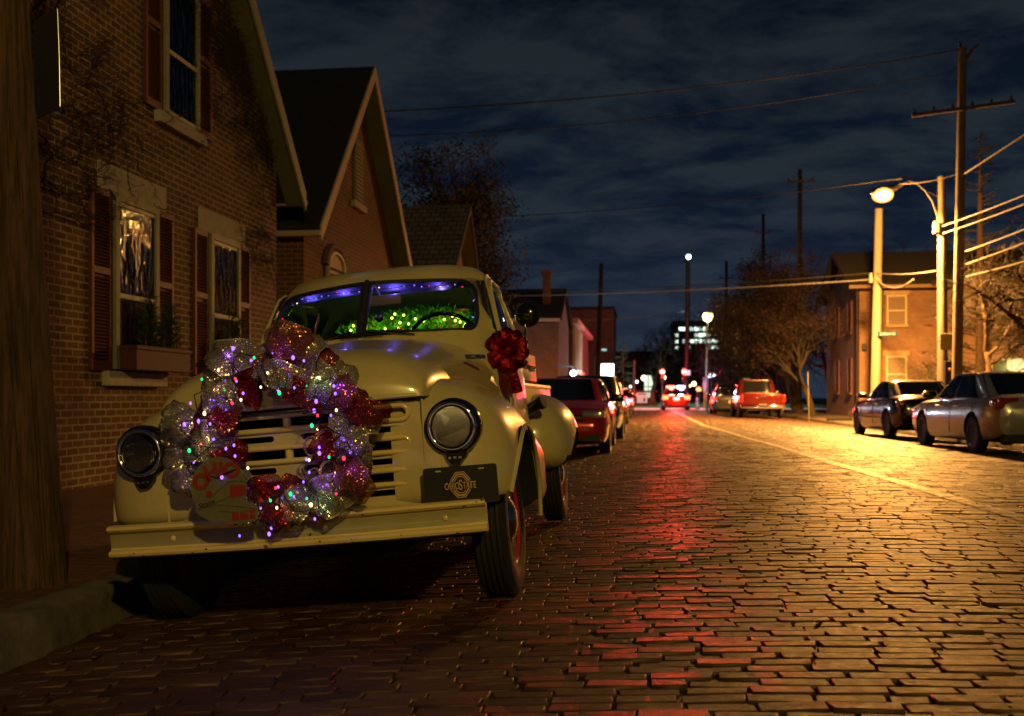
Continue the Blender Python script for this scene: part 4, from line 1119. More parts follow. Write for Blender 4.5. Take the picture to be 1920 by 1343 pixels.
# planter boxes with evergreens
def planter(Y0, Y1, Z0, Z1, lab, plab):
    p = thing('window_box', lab, 'planter', (WX + .13, (Y0 + Y1) / 2, Z0)); hw = (Y1 - Y0) / 2
    b = MB(); b.box(-.04, .15, -hw, hw, 0, Z1 - Z0, .008); b.box(-.05, .165, -hw - .012, hw + .012, Z1 - Z0 - .04, Z1 - Z0 + .004, .006); b.build('box', mat('box_paint', (.075, .020, .014), .7, var=.3, vscale=6), p)
    b = MB(); b.box(-.03, .14, -hw + .02, hw - .02, Z1 - Z0 + .001, Z1 - Z0 + .012); b.build('soil', M['under'], p)
    e = thing('evergreen_plant', plab, 'plant', (WX + .18, (Y0 + Y1) / 2, Z1)); rr = random.Random(int(Y0 * 10)); V = []; Fc = []; st = MB()
    for q in range(9):
        y = rr.uniform(-hw * .8, hw * .75); h = rr.uniform(.22, .55) * (1.5 if abs(y + .12) < .12 else 1)
        st.tube([(0, y, 0), (.02, y + rr.uniform(-.05, .05), h)], [.008, .003], 5)
        for i in range(int(260 * h)):
            t = rr.random(); a = rr.uniform(0, math.tau); r = (1 - t) * .13 + .02
            p0 = Vector((.02 * t + math.cos(a) * r * .35, y + math.sin(a) * r * .35, h * t)); d = Vector((math.cos(a), math.sin(a), rr.uniform(.1, .9))).normalized() * rr.uniform(.05, .10)
            s = d.orthogonal().normalized() * .006; k = len(V); V += [p0 - s, p0 + s, p0 + d + s * .3, p0 + d - s * .3]; Fc.append((k, k + 1, k + 2, k + 3))
    b = MB(); b.add(V, Fc); b.build('foliage', M['needle'], e); st.build('stem', M['bark'], e)
planter(9.95, 11.22, 1.24, 1.50, 'dark red window box under the curtained window of the tan brick house', 'small evergreens growing in the window box under the curtained window')
planter(12.30, 13.22, 1.24, 1.48, 'dark red window box partly hidden behind the wreath and truck', 'evergreens in the second window box just above the wreath')

# bare creeper on the wall
def creeper(name, label, seeds, seed, steps, spread, up, dens=.22, rad=.006, lim=None, zoff=.03):
    rr = random.Random(seed); b = MB()
    def grow(y, z, a, r, n, lev):
        pts = [(WX + zoff + rr.uniform(0, .03), y, z)]; rad_ = [r]
        for i in range(n):
            a += rr.gauss(0, .22) + (up - a) * .04
            st_ = rr.uniform(.05, .09) * (1.15 - .2 * lev); y += math.cos(a) * st_; z += math.sin(a) * st_
            if lim and not lim(y, z): break
            pts.append((WX + zoff + .008 + rr.uniform(0, .05) * (1 + lev), y, z)); rad_.append(max(.0016, r * (1 - .8 * (i + 1) / n)))
            if lev < 3 and rr.random() < dens: grow(y, z, a + rr.choice((-1, 1)) * rr.uniform(.35, spread), r * .62, int(n * rr.uniform(.35, .65)), lev + 1)
        if len(pts) > 1: b.tube(pts, rad_, 4, cap=False)
    for y, z, a, n in seeds: grow(y, z, a, rad, n, 0)
    return tag(b.build(name, M['twig'], smooth=180), label, 'creeper')
inwall = lambda y, z: 7.6 < y < 14.7 and z < 4.4 + (14.75 - y) * 1.0
creeper('creeper', 'bare leafless creeper spreading over bricks beside the wooden pole', [(8.55, 3.6, .5, 26), (8.5, 3.9, .75, 26), (8.5, 3.3, .3, 24), (8.6, 4.2, 1.0, 22), (8.5, 4.5, .6, 24), (8.5, 3.0, -.2, 18), (8.6, 5.0, 1.2, 16), (8.5, 2.8, .9, 18), (8.5, 5.4, .4, 14), (8.55, 2.7, -.6, 16), (8.6, 3.4, -1.0, 16)], 3, 26, 1.1, .6, .30, .012, inwall)
creeper('creeper', 'fan of bare creeper twigs over the lintel of the second window', [(14.68, 2.7, 2.2, 18), (14.6, 3.0, 2.6, 18), (14.6, 3.3, 2.9, 18), (14.5, 3.45, 3.3, 18), (14.6, 3.6, 2.7, 16), (14.65, 2.4, 2.0, 14), (14.6, 3.9, 3.1, 14), (14.6, 2.9, 3.1, 16)], 8, 18, .9, 2.9, .30, .007, inwall)
creeper('creeper', 'dark clump of creeper climbing under the sloping eave of the tan brick house', [(14.5, 4.3, 2.3, 22), (14.4, 4.4, 2.4, 26), (14.3, 4.4, 2.2, 26), (14.0, 4.8, 2.4, 24), (13.6, 5.2, 2.3, 22), (13.3, 5.5, 2.2, 20), (13.0, 5.8, 2.1, 18), (13.9, 4.6, 2.6, 18), (13.2, 5.3, 2.0, 18), (12.9, 6.0, 2.4, 18)], 21, 24, 1.3, 2.3, .5, .009, inwall)

# ---- second house
house2, _, cv2 = gable_house('brick_house', 'red brick house with an arched window and narrow louvred gable vent', WX, 16.0, 22.2, 3.85, 19.1, 7.30, 11, M['brickB'], M['slate'], over=.35, eaveover=.22, trim=mat('tan_trim', (.42, .30, .2), .6))
def archpoly(yc, hw, z0, z1, cv_, n=12):
    pts = [(yc - hw, z0), (yc + hw, z0)]
    for i in range(n + 1):
        a = math.pi * i / n; pts.append((yc + hw * math.cos(a), z1 - hw * .55 + hw * .55 * math.sin(a)))
    return [cv_(*p) for p in pts]
b = MB(); b.prism(archpoly(19.1, .27, 4.78, 6.05, cv2), 'x', .003, .05); vent = b.build('gable_vent', mat('vent_slats', (.16, .15, .11), .8), house2)
b = MB()
for i in range(14):
    a, c = cv2(19.1, 4.84 + i * .08); b.box(.05, .075, a - .24, a + .24, c, c + .02)
b.build('louver', M['trimgreen'], vent)
a, c = cv2(19.1, 4.64); MB().box(.003, .10, a - .42, a + .42, c, c + .13, .01).build('sill', M['stone'], house2)
b = MB(); b.prism(archpoly(17.6, .46, 1.6, 3.55, cv2), 'x', .003, .05); w_ = b.build('window', mat('pale_blind', (.42, .30, .19), .7), house2)
b = MB(); ap = archpoly(17.6, .47, 1.6, 3.57, cv2); b.tube([(.06, y, z) for y, z in ap], .04, 6, close=True); b.build('frame', M['sash'], w_)
for z in (2.55, 3.13, 3.24):
    a, c = cv2(17.6, z); b = MB(); b.box(.052, .072, a - .44, a + .44, c, c + .04); b.build('sash_bar', M['windowdark'], w_)
b = MB(); b.tube([(.03, cv2(17.6, 0)[0] + .56 * math.cos(t), cv2(0, 3.30)[1] + .38 * math.sin(t)) for t in [math.pi * i / 14 for i in range(15)]], .07, 6); b.build('arch_hood', M['brickB'], w_)

# ---- third house, shingled slope towards the viewer
shing = brickmat('lamplit_shingle', (.36, .27, .16), (.24, .18, .10), (.012, .010, .008), 'xz', .30, .17, .016, 1.2, .9, .35)  # dark shingles coloured pale, the street lamp's light put into the tone
house3, _, cv3 = gable_house('brick_house', 'low house showing a steep slope of shingles toned as if lamplit behind the red brick gable', WX - .1, 26.6, 33.0, 3.4, 30.4, 6.75, 9, M['brickB'], shing, over=.4, eaveover=.2, trim=M['slate'])

# ---- house with a chimney near the corner, seen over the mirror
t = thing('brick_house', 'dark brick house with a corner chimney seen behind the truck mirror', 'house', (-4.2, 50, 0))
b = MB(); b.prism([(0, -.3), (7, -.3), (7, 4.9), (3.5, 6.6), (0, 4.9)], 'x', -11, 0); b.build('wall', M['brickD'], t)
b = MB(); b.prism([(-.3, 4.78), (3.5, 6.64), (3.5, 6.8), (-.3, 4.94)], 'x', -11.2, .18); b.prism([(7.3, 4.78), (3.5, 6.64), (3.5, 6.8), (7.3, 4.94)], 'x', -11.2, .18); rf = b.build('roof', M['slate'], t)
b = MB(); b.box(-.95, -.55, 1.4, 2.0, 5.2, 7.35, .02); b.box(-1.02, -.48, 1.33, 2.07, 7.35, 7.55, .02); b.build('chimney', M['brickD'], rf)
b = MB(); b.box(-11, .1, -.36, -.28, 4.74, 4.9); b.build('gutter', mat('lit_gutter', (.42, .28, .18), .6), rf)
for x in (-3.0, -5.0):
    b = MB(); b.box(x, x + .9, -.03, -.002, 2.6, 4.1); w_ = b.build('window', M['windowdark'], t)
    b = MB(); b.box(x - .08, x, -.045, -.002, 2.55, 4.15); b.box(x + .9, x + .98, -.045, -.002, 2.55, 4.15); b.box(x - .0, x + .9, -.045, -.031, 2.55, 2.63); b.build('frame', M['sash'], w_)
b = MB(); b.box(-3.3, -1.9, -.04, -.002, .0, 2.3); b.build('door', mat('tan_door', (.35, .26, .18), .6), t)

# ---- shop row
t = thing('shop_building', 'narrow two-storey shop row with tall pale window bays along the street', 'shop', (-4.0, 57.2, 0))
b = MB(); b.box(-9, 0, 0, 17, -.3, 5.35); b.build('wall', M['brickD'], t)
fc_ = mat('ivory_bay', (.5, .4, .26), .6)
for k in range(5):
    y = .5 + k * 1.6
    b = MB(); b.box(.004, .16, y, y + .28, 2.6, 5.05); b.build('pilaster', fc_, t)
    b = MB(); b.box(.003, .04, y + .32, y + 1.54, 2.75, 4.9); b.build('window', M['windowdark'], t)
b = MB(); b.box(.004, .22, .3, 8.8, 2.25, 2.58); b.build('bay_sill', fc_, t)
b = MB(); b.box(.003, .34, -.1, 17.1, 5.2, 5.5, .03); b.build('cornice', mat('rose_cornice', (.5, .22, .18), .5), t)
for k in range(4):
    y = 1.0 + k * 3.4
    b = MB(); b.box(.003, .05, y, y + 2.2, .3, 2.0); b.build('shop_window', emis('shop_glow', (1.0, .62, .45), .5), t)
b = MB(); b.prism([(.02, 2.25), (.9, 1.95), (.9, 2.05), (.02, 2.4)], 'y', .4, 6.5); b.build('awning', mat('pale_awning', (.55, .5, .48), .5), t)
# dark block behind
t = thing('brick_block', 'tall flat-roofed dark brick block rising behind the shop row', 'building', (-10.5, 86, 0))
b = MB(); b.box(-8, 8.0, 0, 10, -.3, 8.5); b.build('wall', M['brickD'], t)
b = MB(); b.box(-8.1, 8.1, -.1, 10.1, 8.5, 8.75); b.build('parapet', M['slate'], t)
for k in range(4):
    b = MB(); b.box(-6 + k * 3.6, -4.8 + k * 3.6, -.04, -.002, 4.8, 6.6); b.build('window', M['windowdark'], t)
# ------------------------------------------------------------------ trees
def bare_tree(name, label, base, h, spread, seed, cat='tree', lev=5, trunk_r=.16, fork=.30, droop=0.0, twig=M['twig'], group=None, leaves=None, dens=1.0, lean=(0, 0), nb=(3, 4), upb=.35, barkm=None):
    rr = random.Random(seed); t = thing(name, label, cat, base, group=group)
    TB = MB(); CB = MB(); tips = []
    def grow(p, d, ln, r, l):
        n = 5 if l < 2 else 4
        pts = [p.copy()]; rad = [r]
        for i in range(n):
            d = (d + Vector((rr.gauss(0, .16), rr.gauss(0, .16), rr.gauss(0, .10) + (.06 * upb if l < 3 else -droop)))).normalized()
            p = p + d * (ln / n); pts.append(p.copy()); rad.append(r * (1 - .55 * (i + 1) / n))
        (TB if l <= 1 else CB).tube(pts, rad, 7 if l == 0 else (5 if l < 3 else 3), cap=False)
        if l >= lev: tips.append(p); return
        k = rr.randint(*nb) + (1 if l >= 2 and rr.random() < dens else 0)
        for j in range(k):
            q = rr.uniform(.45 if l == 0 else .3, 1); idx = min(n - 1, int(q * n)); bp = pts[idx].lerp(pts[idx + 1], q * n - idx)
            az = rr.uniform(0, math.tau); o = d.orthogonal().normalized(); o = Matrix.Rotation(az, 3, d) @ o
            nd = (d * (1 - spread * rr.uniform(.6, 1.1)) + o * spread * rr.uniform(.8, 1.2) + Vector((0, 0, upb * .3))).normalized()
            grow(bp, nd, ln * rr.uniform(.52, .78), max(.0045, r * rr.uniform(.42, .6)), l + 1)
        if l < 3: grow(p, d, ln * .7, r * .45, l + 1)
    grow(Vector((0, 0, 0)), Vector((lean[0], lean[1], 1)).normalized(), h * fork, trunk_r, 0)
    # scale to the wanted height
    zt = max((v[2] for v in CB.v), default=1); s = h / zt
    for B in (TB, CB): B.v = [(v[0] * s, v[1] * s, v[2] * s) for v in B.v]
    TB.build('trunk', barkm or M['bark'], t, 180); 
    if leaves:
        V = []; Fc = []; m, per, sz = leaves
        for p in tips:
            p = p * s
            for i in range(per):
                c = p + Vector((rr.gauss(0, .22), rr.gauss(0, .22), rr.gauss(0, .22))); d = Vector((rr.uniform(-1, 1), rr.uniform(-1, 1), rr.uniform(-1, 1))).normalized() * sz; e_ = d.orthogonal().normalized() * sz * .5
                k = len(V); V += [c - d, c + e_, c + d, c - e_]; Fc.append((k, k + 1, k + 2, k + 3))
        L_ = MB(); L_.add(V, Fc); L_.build('leaf_tuft', m, t)
    CB.build('crown', twig, t, 180)
    return t
def conifer(name, label, base, h, r, seed, m=None, gaps=.0, droop=.35):
    rr = random.Random(seed); t = thing(name, label, 'tree', base)
    b = MB(); b.tube([(0, 0, 0), (0, 0, h * .6), (0, 0, h)], [h * .018, h * .012, .02], 7); b.build('trunk', M['bark'], t, 180)
    V = []; Fc = []; br = MB(); n = int(h * 9)
    for i in range(n):
        f = (i + rr.random()) / n; z = h * (.14 + .86 * f); ln = r * (1 - f) ** .8 * rr.uniform(.65, 1.1) + .12
        if rr.random() < gaps: continue
        a = rr.uniform(0, math.tau); d = Vector((math.cos(a), math.sin(a), .25 - droop)).normalized()
        p0 = Vector((0, 0, z)); br.tube([p0, p0 + d * ln * .6, p0 + d * ln + Vector((0, 0, .12 * ln))], [.03, .018, .006], 4, cap=False)
        for k in range(int(16 * ln) + 8):
            q = rr.uniform(.2, 1.05); c = p0 + d * ln * q + Vector((rr.gauss(0, .09), rr.gauss(0, .09), rr.gauss(0, .06) + .1 * ln * max(0, q - .6)))
            dd = (d + Vector((rr.uniform(-.8, .8), rr.uniform(-.8, .8), rr.uniform(-.2, .9)))).normalized() * rr.uniform(.10, .24); s = dd.orthogonal().normalized() * .028
            j = len(V); V += [c - s, c + s, c + dd]; Fc.append((j, j + 1, j + 2))
    b = MB(); b.add(V, Fc); b.build('crown', m or M['needle'], t); br.build('limb', M['bark'], t)
    return t
M['darktwig'] = mat('dark_twig', (.013, .009, .006), .95)
def G(px, z, zoff=0.0, dy=0):
    p = P(px, 745, z); return (p.x, p.y, zoff)
litbark = mat('lit_bark', (.017, .012, .007), .9, var=.3, vscale=6)
dryleaf = mat('dry_leaf', (.040, .018, .008), .8, var=.4, vscale=4)
darkleaf = mat('dark_leaf', (.012, .010, .006), .8, var=.4, vscale=3)
bare_tree('bare_tree', 'large dark tree with a dense rounded crown rising behind the shingled roof', G(742, 43), 12.3, .62, 31, lev=5, trunk_r=.26, fork=.26, twig=M['darktwig'], barkm=M['darktwig'], leaves=(darkleaf, 9, .10), nb=(3, 4))
bare_tree('bare_tree', 'tall thin bare tree behind the red traffic lights', G(1222, 84, .2), 8.4, .5, 4, lev=5, trunk_r=.13, fork=.22, twig=litbark)
bare_tree('bare_tree', 'wide bare tree beside the tall dark lamp mast at the street end', G(1262, 88, .2), 7.4, .6, 14, lev=5, trunk_r=.13, fork=.24, twig=litbark)
conifer('spruce', 'small dark spruce behind the white lit sign at the street end', G(1168, 80, .2), 5.2, 1.5, 3)
bare_tree('bare_tree', 'bushy dark tree just right of the yellow street lamp', G(1422, 70, .05), 8.6, .62, 41, lev=5, trunk_r=.18, fork=.2, leaves=(darkleaf, 5, .09), nb=(3, 4))
bare_tree('bare_tree', 'tall dark many-branched tree behind the row of cars on the far kerb', G(1452, 64, .05), 10.4, .60, 52, lev=5, trunk_r=.24, fork=.22, leaves=(darkleaf, 9, .10), nb=(3, 4))
bare_tree('bare_tree', 'dark twiggy tree directly behind the red pickup', G(1496, 58, .05), 9.4, .62, 53, lev=5, trunk_r=.2, fork=.22, leaves=(dryleaf, 3, .08), nb=(3, 4))
bare_tree('street_tree', 'slender street tree at the kerb beside a yellow stake', G(1524, 47.5, .02), 7.4, .42, 61, lev=5, trunk_r=.16, fork=.32, leaves=(dryleaf, 1, .05), twig=M['darktwig'], barkm=litbark, nb=(3, 4))
bare_tree('bare_tree', 'slender leafless tree against the sky left of the bright street lamp', G(1560, 72, .05), 13.2, .42, 71, lev=4, trunk_r=.13, fork=.3)
bare_tree('bare_tree', 'dark leafless tree standing behind the roof of the corner house', G(1720, 66, .05), 12.0, .55, 73, lev=5, trunk_r=.2, fork=.26)
conifer('pine', 'tall ragged pine behind the pole with the wide crossarm', G(1838, 46, .05), 13.2, 3.0, 17, gaps=.35, droop=.15)
bare_tree('bare_tree', 'weeping tree with drooping twigs in front of the corner house', G(1850, 37, .05), 7.4, .8, 82, lev=5, trunk_r=.15, fork=.34, droop=.13, twig=litbark, nb=(3, 4), upb=.2)
bare_tree('bare_tree', 'thick dark limbed tree leaning in from the edge beside the lit window', G(1985, 30, .05), 6.6, .72, 85, lev=5, trunk_r=.26, fork=.38, droop=.10, lean=(-.55, 0), nb=(3, 4))
bare_tree('bare_tree', 'spindly two-stemmed sapling in front of the wall beside the lit window', G(1838, 40, .02), 3.6, .4, 88, lev=3, trunk_r=.05, fork=.35, nb=(2, 3))
stk = thing('tree_stake', 'thin yellow stake standing beside the slender street tree', 'stake', G(1517, 41, .0))
b = MB(); b.tube([(0, 0, -.1), (-.05, 0, 2.0)], .014, 6); b.build('post', mat('yellow_stake', (.22, .17, .06), .6), stk); b = MB(); b.tube([(-.04, -.03, 1.4), (-.04, .03, 1.4)], .03, 6); b.build('band', M['black'], stk)
hd = random.Random(6); V = []; Fc = []
for i in range(2600):
    x = 9.5 + hd.random() * 5.5; y = 46.5 + hd.random() * .9 + hd.random() * .8; hgt = .15 + .5 * hd.random() * (.5 + .5 * noise.noise(Vector((x, y, 0))) + .3); c = Vector((x, y, 0)); d = Vector((hd.uniform(-.15, .15), hd.uniform(-.1, .1), hgt)); k = len(V); s = Vector((.014, 0, 0)); V += [c - s, c + s, c + d]; Fc.append((k, k + 1, k + 2))
b = MB(); b.add(V, Fc); tag(b.build('dry_weeds', dryleaf), kind='stuff')

# ------------------------------------------------------------------ corner house on the right
HX, HY = 10.3, 49.5
t = thing('corner_house', 'two-storey orange brick house behind the pale lamp pole at the far corner', 'house', (HX, HY, 0))
M['brickC'] = brickmat('salmon_brick', (.22, .125, .08), (.17, .095, .06), (.30, .19, .11), 'auto', .22, .078, .008, .5, .85, .4)
b = MB(); b.box(0, 22, 0, 8.5, -.3, 6.25); b.build('wall', M['brickC'], t)
b = MB(); b.prism([(-.5, 6.13), (4.25, 8.3), (9.0, 6.13), (9.0, 6.3), (4.25, 8.5), (-.5, 6.3)], 'x', -.55, 22.5); rf = b.build('roof', M['slate'], t)
b = MB(); b.prism([(0, 6.25), (8.5, 6.25), (4.25, 8.2)], 'x', .01, .3); b.build('gable', M['brickC'], t)
b = MB(); b.box(-.6, 22.5, -.62, -.50, 6.10, 6.27, .02); b.build('gutter', mat('brown_gutter', (.24, .15, .08), .6), rf)
lint = mat('ochre_lintel', (.34, .25, .13), .8, var=.15)
shade = mat('window_shade', (.20, .15, .10), .8, var=.1)
def front_win(x0, x1, z0, z1, lit=None):
    b = MB(); b.box(x0, x1, -.03, -.003, z0, z1); w_ = b.build('window', lit or shade, t)
    b = MB(); b.box(x0 - .07, x0, -.06, -.003, z0, z1 + .07); b.box(x1, x1 + .07, -.06, -.003, z0, z1 + .07); b.box(x0, x1, -.061, -.031, (z0 + z1) / 2 - .03, (z0 + z1) / 2 + .03); b.box(x0, x1, -.06, -.003, z1, z1 + .07); b.build('frame', M['sash'], w_)
    b = MB(); b.box(x0 - .2, x1 + .2, -.05, -.002, z1 + .08, z1 + .32); b.build('lintel', lint, w_)
    b = MB(); b.box(x0 - .12, x1 + .12, -.12, -.002, z0 - .14, z0 - .005); b.build('sill', lint, w_)
def atx(px): 
    p = onY(px, 600, HY); return p.x - HX
front_win(atx(1665), atx(1697), 4.42, 5.75); front_win(atx(1664), atx(1697), 1.25, 2.85)
front_win(atx(1868), atx(1898), 4.3, 5.6)
for y, dz in ((1.7, 0), (4.9, 0)):
    for z0, z1 in ((1.2, 2.9), (4.2, 5.7)):
        b = MB(); b.box(-.03, -.003, y, y + .85, z0, z1); w_ = b.build('window', M['windowdark'], t)
        b = MB(); b.box(-.06, -.003, y - .07, y, z0, z1); b.box(-.06, -.003, y + .85, y + .92, z0, z1); b.build('frame', M['shutter'], w_)
        b = MB(); b.box(-.12, -.002, y - .1, y + .95, z0 - .12, z0 - .005); b.build('sill', M['brickD'], w_)
# warm lit window with a little decorated tree and lamp
x0, x1 = atx(1858), atx(1935)
b = MB(); b.box(x0, x1, -.03, -.003, 1.0, 2.75); w_ = b.build('lit_window', emis('lit_room', (1.0, .66, .26), 1.6), t)
b = MB()
for x in (x0, x0 + (x1 - x0) * .42, x1): b.box(x - .05, x + .05, -.07, -.003, .95, 2.8)
b.build('frame', M['sash'], w_)
b = MB(); b.box(x0 + .06, x0 + (x1 - x0) * .40, -.05, -.031, 1.0, 2.7); b.build('dim_pane', mat('green_room', (.03, .06, .03), .5, emit=(.2, .5, .22), estr=.06), w_)
rr = random.Random(2)
tr = thing('decorated_tree', 'little lit Christmas tree glowing green in the corner house window', 'tree', (HX + x0 + .75, HY - .09, 1.05))
b = MB(); V = []; Fc = []
for i in range(260):
    z = rr.random() * 1.2; r = (1.25 - z) * .32 * rr.random(); a = rr.uniform(0, math.tau); c = Vector((r * math.cos(a), .03 * math.sin(a) - .02, z)); d = Vector((math.cos(a) * .1, -.01, -.05)); s = Vector((0, .01, .02)); k = len(V); V += [c - s, c + s, c + d]; Fc.append((k, k + 1, k + 2))
b.add(V, Fc); b.build('foliage', M['needle'], tr)
b = MB(); b.tube([(0, 0, -.1), (0, 0, 1.2)], .015, 5); b.build('trunk', M['bark'], tr)
for i in range(9): b = MB(); b.sphere((rr.uniform(-.2, .2), -.06, .15 + .11 * i), .022, 6, 4); b.build('bulb', EM['g' if i % 2 else 'w'], tr)
mt = MB(); mt.box(atx(1738), atx(1752), -.14, -.003, 1.35, 1.95, .02); mm = mt.build('electric_meter', M['steel'], t)
b = MB(); b.lathe([(.0001, .2), (.12, .19), (.15, .12), (.15, 0)], Matrix.Translation((atx(1745), 0, 2.25)) @ Matrix.Rotation(R(90), 4, 'X'), 16); b.tube([(atx(1745), -.05, 1.95), (atx(1745), -.05, 2.15)], .03, 6); b.build('meter_dial', M['blackpaint'], mm)
b = MB(); b.tube([(-.12, -.12, .2), (-.12, -.12, 6.1)], .06, 8); b.build('downpipe', M['blackflat'], t)
b = MB(); b.box(.1, .3, -.22, -.003, 3.2, 3.5, .02); b.build('wall_lantern', M['blackflat'], t)

# ------------------------------------------------------------------ poles, lamps, wires
def pole(name, label, px, z, top_y, r, m, lean=0.0, base=-.2, cat='pole', top_px=None, group=None):
    bp = P(px, 745, z); tp = P(top_px if top_px is not None else px, top_y, z)
    t = thing(name, label, cat, (bp.x, bp.y, 0), group=group); h = tp.z
    b = MB(); dx, dyy = tp.x - bp.x, tp.y - bp.y
    b.tube([(dx * k / 6, dyy * k / 6, base + (h - base) * k / 6) for k in range(7)], [r * (1.12 - .30 * k / 6) for k in range(7)], 14)
    b.build('shaft', m, t, 60); return t, h, Vector((dx, dyy, h))
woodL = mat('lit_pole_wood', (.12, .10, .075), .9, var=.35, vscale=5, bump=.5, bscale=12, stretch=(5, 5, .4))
def crossarm(t, h, off, ln, tilt=0, m=None, ins=4, rz=0):
    Q = Matrix.Translation(off) @ Matrix.Rotation(rz, 4, 'Z') @ Matrix.Rotation(tilt, 4, 'Y')
    b = MB(); b.box(-ln / 2, ln / 2, -.19, -.09, -.06, .06, .01, M=Q); c = b.build('crossarm', m or M['bark'], t)
    for i in range(ins):
        x = -ln / 2 + .1 + (ln - .2) * i / (ins - 1)
        b = MB(); b.lathe([(.02, .06), (.05, .09), (.03, .12), (.055, .15), (.03, .2), (.0001, .22)], Q @ Matrix.Translation((x, -.14, 0)), 8); b.build('insulator', M['blackpaint'], c, 60)
# the near pole at the left edge
nb_ = Vector((-3.02, 4.62, ZK)); t = thing('utility_pole', 'thick weathered wooden pole standing on the kerb at the left edge', 'pole', nb_)
NP = []
for k in range(15):
    f = k / 14; z = -.1 + 8.8 * f; NP.append((-.068 * z - .010 * math.sin(z * 1.2), .006 * z, z))
rows = []
for i in range(331):
    f = i / 330; z = -.1 + 8.8 * f; k = min(13, int(f * 14)); c0 = Vector(NP[k]).lerp(Vector(NP[k + 1]), f * 14 - k); r0 = .158 - .035 * f; row = []
    for q in range(110):
        a = math.tau * q / 110; ca, sa = math.cos(a), math.sin(a)
        n1_ = noise.noise(Vector((ca * 9, sa * 9, z * .55))); n2_ = noise.noise(Vector((ca * 22, sa * 22, z * 1.3 + 7))); n3_ = noise.noise(Vector((ca * 1.5, sa * 1.5, z * .5 + 3)))
        dr = -.012 * max(0, .12 - abs(n1_)) / .12 + .004 * n2_ + .008 * n3_
        row.append((c0.x + (r0 + dr) * ca, c0.y + (r0 + dr) * sa, z))
    rows.append(row)
b = MB(); b.grid(rows, True)
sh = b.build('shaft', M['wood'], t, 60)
for z, a in ((2.95, -70), (1.5, -120)):
    b = MB(); a = R(a); q = Vector((math.cos(a) * .148 - .068 * z, math.sin(a) * .148, z)); b.box(q.x - .022, q.x + .022, q.y - .012, q.y + .01, z - .03, z + .03, .004); b.build('metal_tag', M['steel'], t)
pt = onY(88, 120, 4.75)
s_ = thing('parking_sign', 'dark sign plate seen almost edge-on on the near wooden pole', 'sign', pt)
s_.rotation_euler = (0, R(-3), R(-30))
b = MB(); b.box(-.12, .12, -.003, .003, -.26, .26, .002); b.build('plate', mat('sign_back', (.05, .045, .04), .5, .4), s_)
b = MB(); b.tube([(.12, 0, -.25), (.126, 0, 0), (.12, 0, .25)], .005, 6); b.build('rim', M['steel'], s_, 60)
b = MB(); b.box(-.30, .10, .004, .016, -.02, .03); b.build('bracket', M['steel'], s_)

# street lamp with curved bracket (the lit one)
t, h, tp = pole('street_lamp', 'lit orange street lamp on a curved bracket from a wooden pole at the corner', 1768, 35, 332, .17, woodL, top_px=1766, cat='street lamp')
bx_, by_ = t.location.x, t.location.y
LA = P(1655, 366, 35); lx, ly = LA.x - bx_, LA.y - by_
def LP(px, py): q = P(px, py, 35); return (q.x - bx_, q.y - by_, q.z)
b = MB(); b.tube([LP(1760, 425), LP(1756, 400), LP(1748, 378), LP(1735, 358), LP(1718, 343), LP(1700, 338), LP(1676, 350)], .028, 8); b.build('bracket_arm', M['steel'], t, 60)
b = MB(); b.tube([LP(1764, 372), LP(1740, 360)], .012, 6); b.build('brace', M['steel'], t)
b = MB(); b.tube([LP(1700, 340), LP(1676, 352), LP(1648, 358), LP(1632, 362)], [.06, .13, .15, .06], 12); hd_ = b.build('lamp_head', M['steel'], t, 60)
b = MB(); b.sphere((lx, ly, LA.z), .30, 20, 12, (1.22, 1.0, .88)); b.build('refractor', shellglow('sodium_shell', (1.0, .36, .05), 4.5, .5), t, 180); b = MB(); b.sphere((lx, ly, LA.z), .215, 20, 12, (1.25, 1.0, .88)); b.build('bulb', emis('sodium_glow', (1.0, .80, .40), 30), t, 180)
b = MB(); q = LP(1756, 425); b.box(q[0] - .12, q[0] + .06, q[1] - .2, q[1] + .02, q[2] - .25, q[2] + .15, .03); b.build('junction_box', M['sash'], t)
LAMP_A = Vector((LA.x, LA.y, LA.z - .40))
# tall pole with crossarm
t, h, tp = pole('utility_pole', 'tallest wooden pole with a long sloping crossarm near the right edge', 1793, 33, 88, .155, woodL, top_px=1805)
PT = t; hz = P(1803, 206, 33).z
crossarm(t, h, (tp.x * .85, tp.y * .85, hz), 3.25, R(-6), ins=6)
b = MB(); b.tube([(tp.x, tp.y, h - .6), (tp.x + .30, tp.y, h - .1), (tp.x + .52, tp.y, h + .05)], .05, 6); b.build('top_bracket', M['bark'], t); 
b = MB(); b.lathe([(.03, 0), (.06, .06), (.03, .12), (.0001, .2)], Matrix.Translation((tp.x - .08, tp.y, h)), 8); b.build('insulator', M['blackpaint'], t)
# pale pole with the street name sign
t, h, tp = pole('utility_pole', 'pale straight pole carrying a small blue street name sign', 1640, 42, 392, .19, mat('pale_pole', (.17, .155, .12), .8, var=.2, vscale=4, stretch=(4, 4, .3)), top_px=1648)
ps = t
b = MB(); zc = P(1640, 520, 42).z; b.box(-.22, -.14, -.2, .1, zc - .25, zc + .15, .02); b.build('cable_clamp', M['sash'], t)
sp_ = P(1664, 626, 41.6)
sg = thing('street_sign', 'blue street name sign reading Jackson St fixed to the pale pole', 'sign', sp_)
b = MB(); b.box(-.40, .40, -.01, .01, -.10, .10, .01); pn = b.build('panel', mat('sign_blue', (.003, .035, .07), .8, spec=.1), sg)
tm = text_mesh('Jackson St', .15, .002, bold=.002); tm.transform(Matrix.Translation((0, -.014, 0)) @ FRONT); link('lettering', tm, mat('sign_white', (.30, .32, .32), .7), sg)
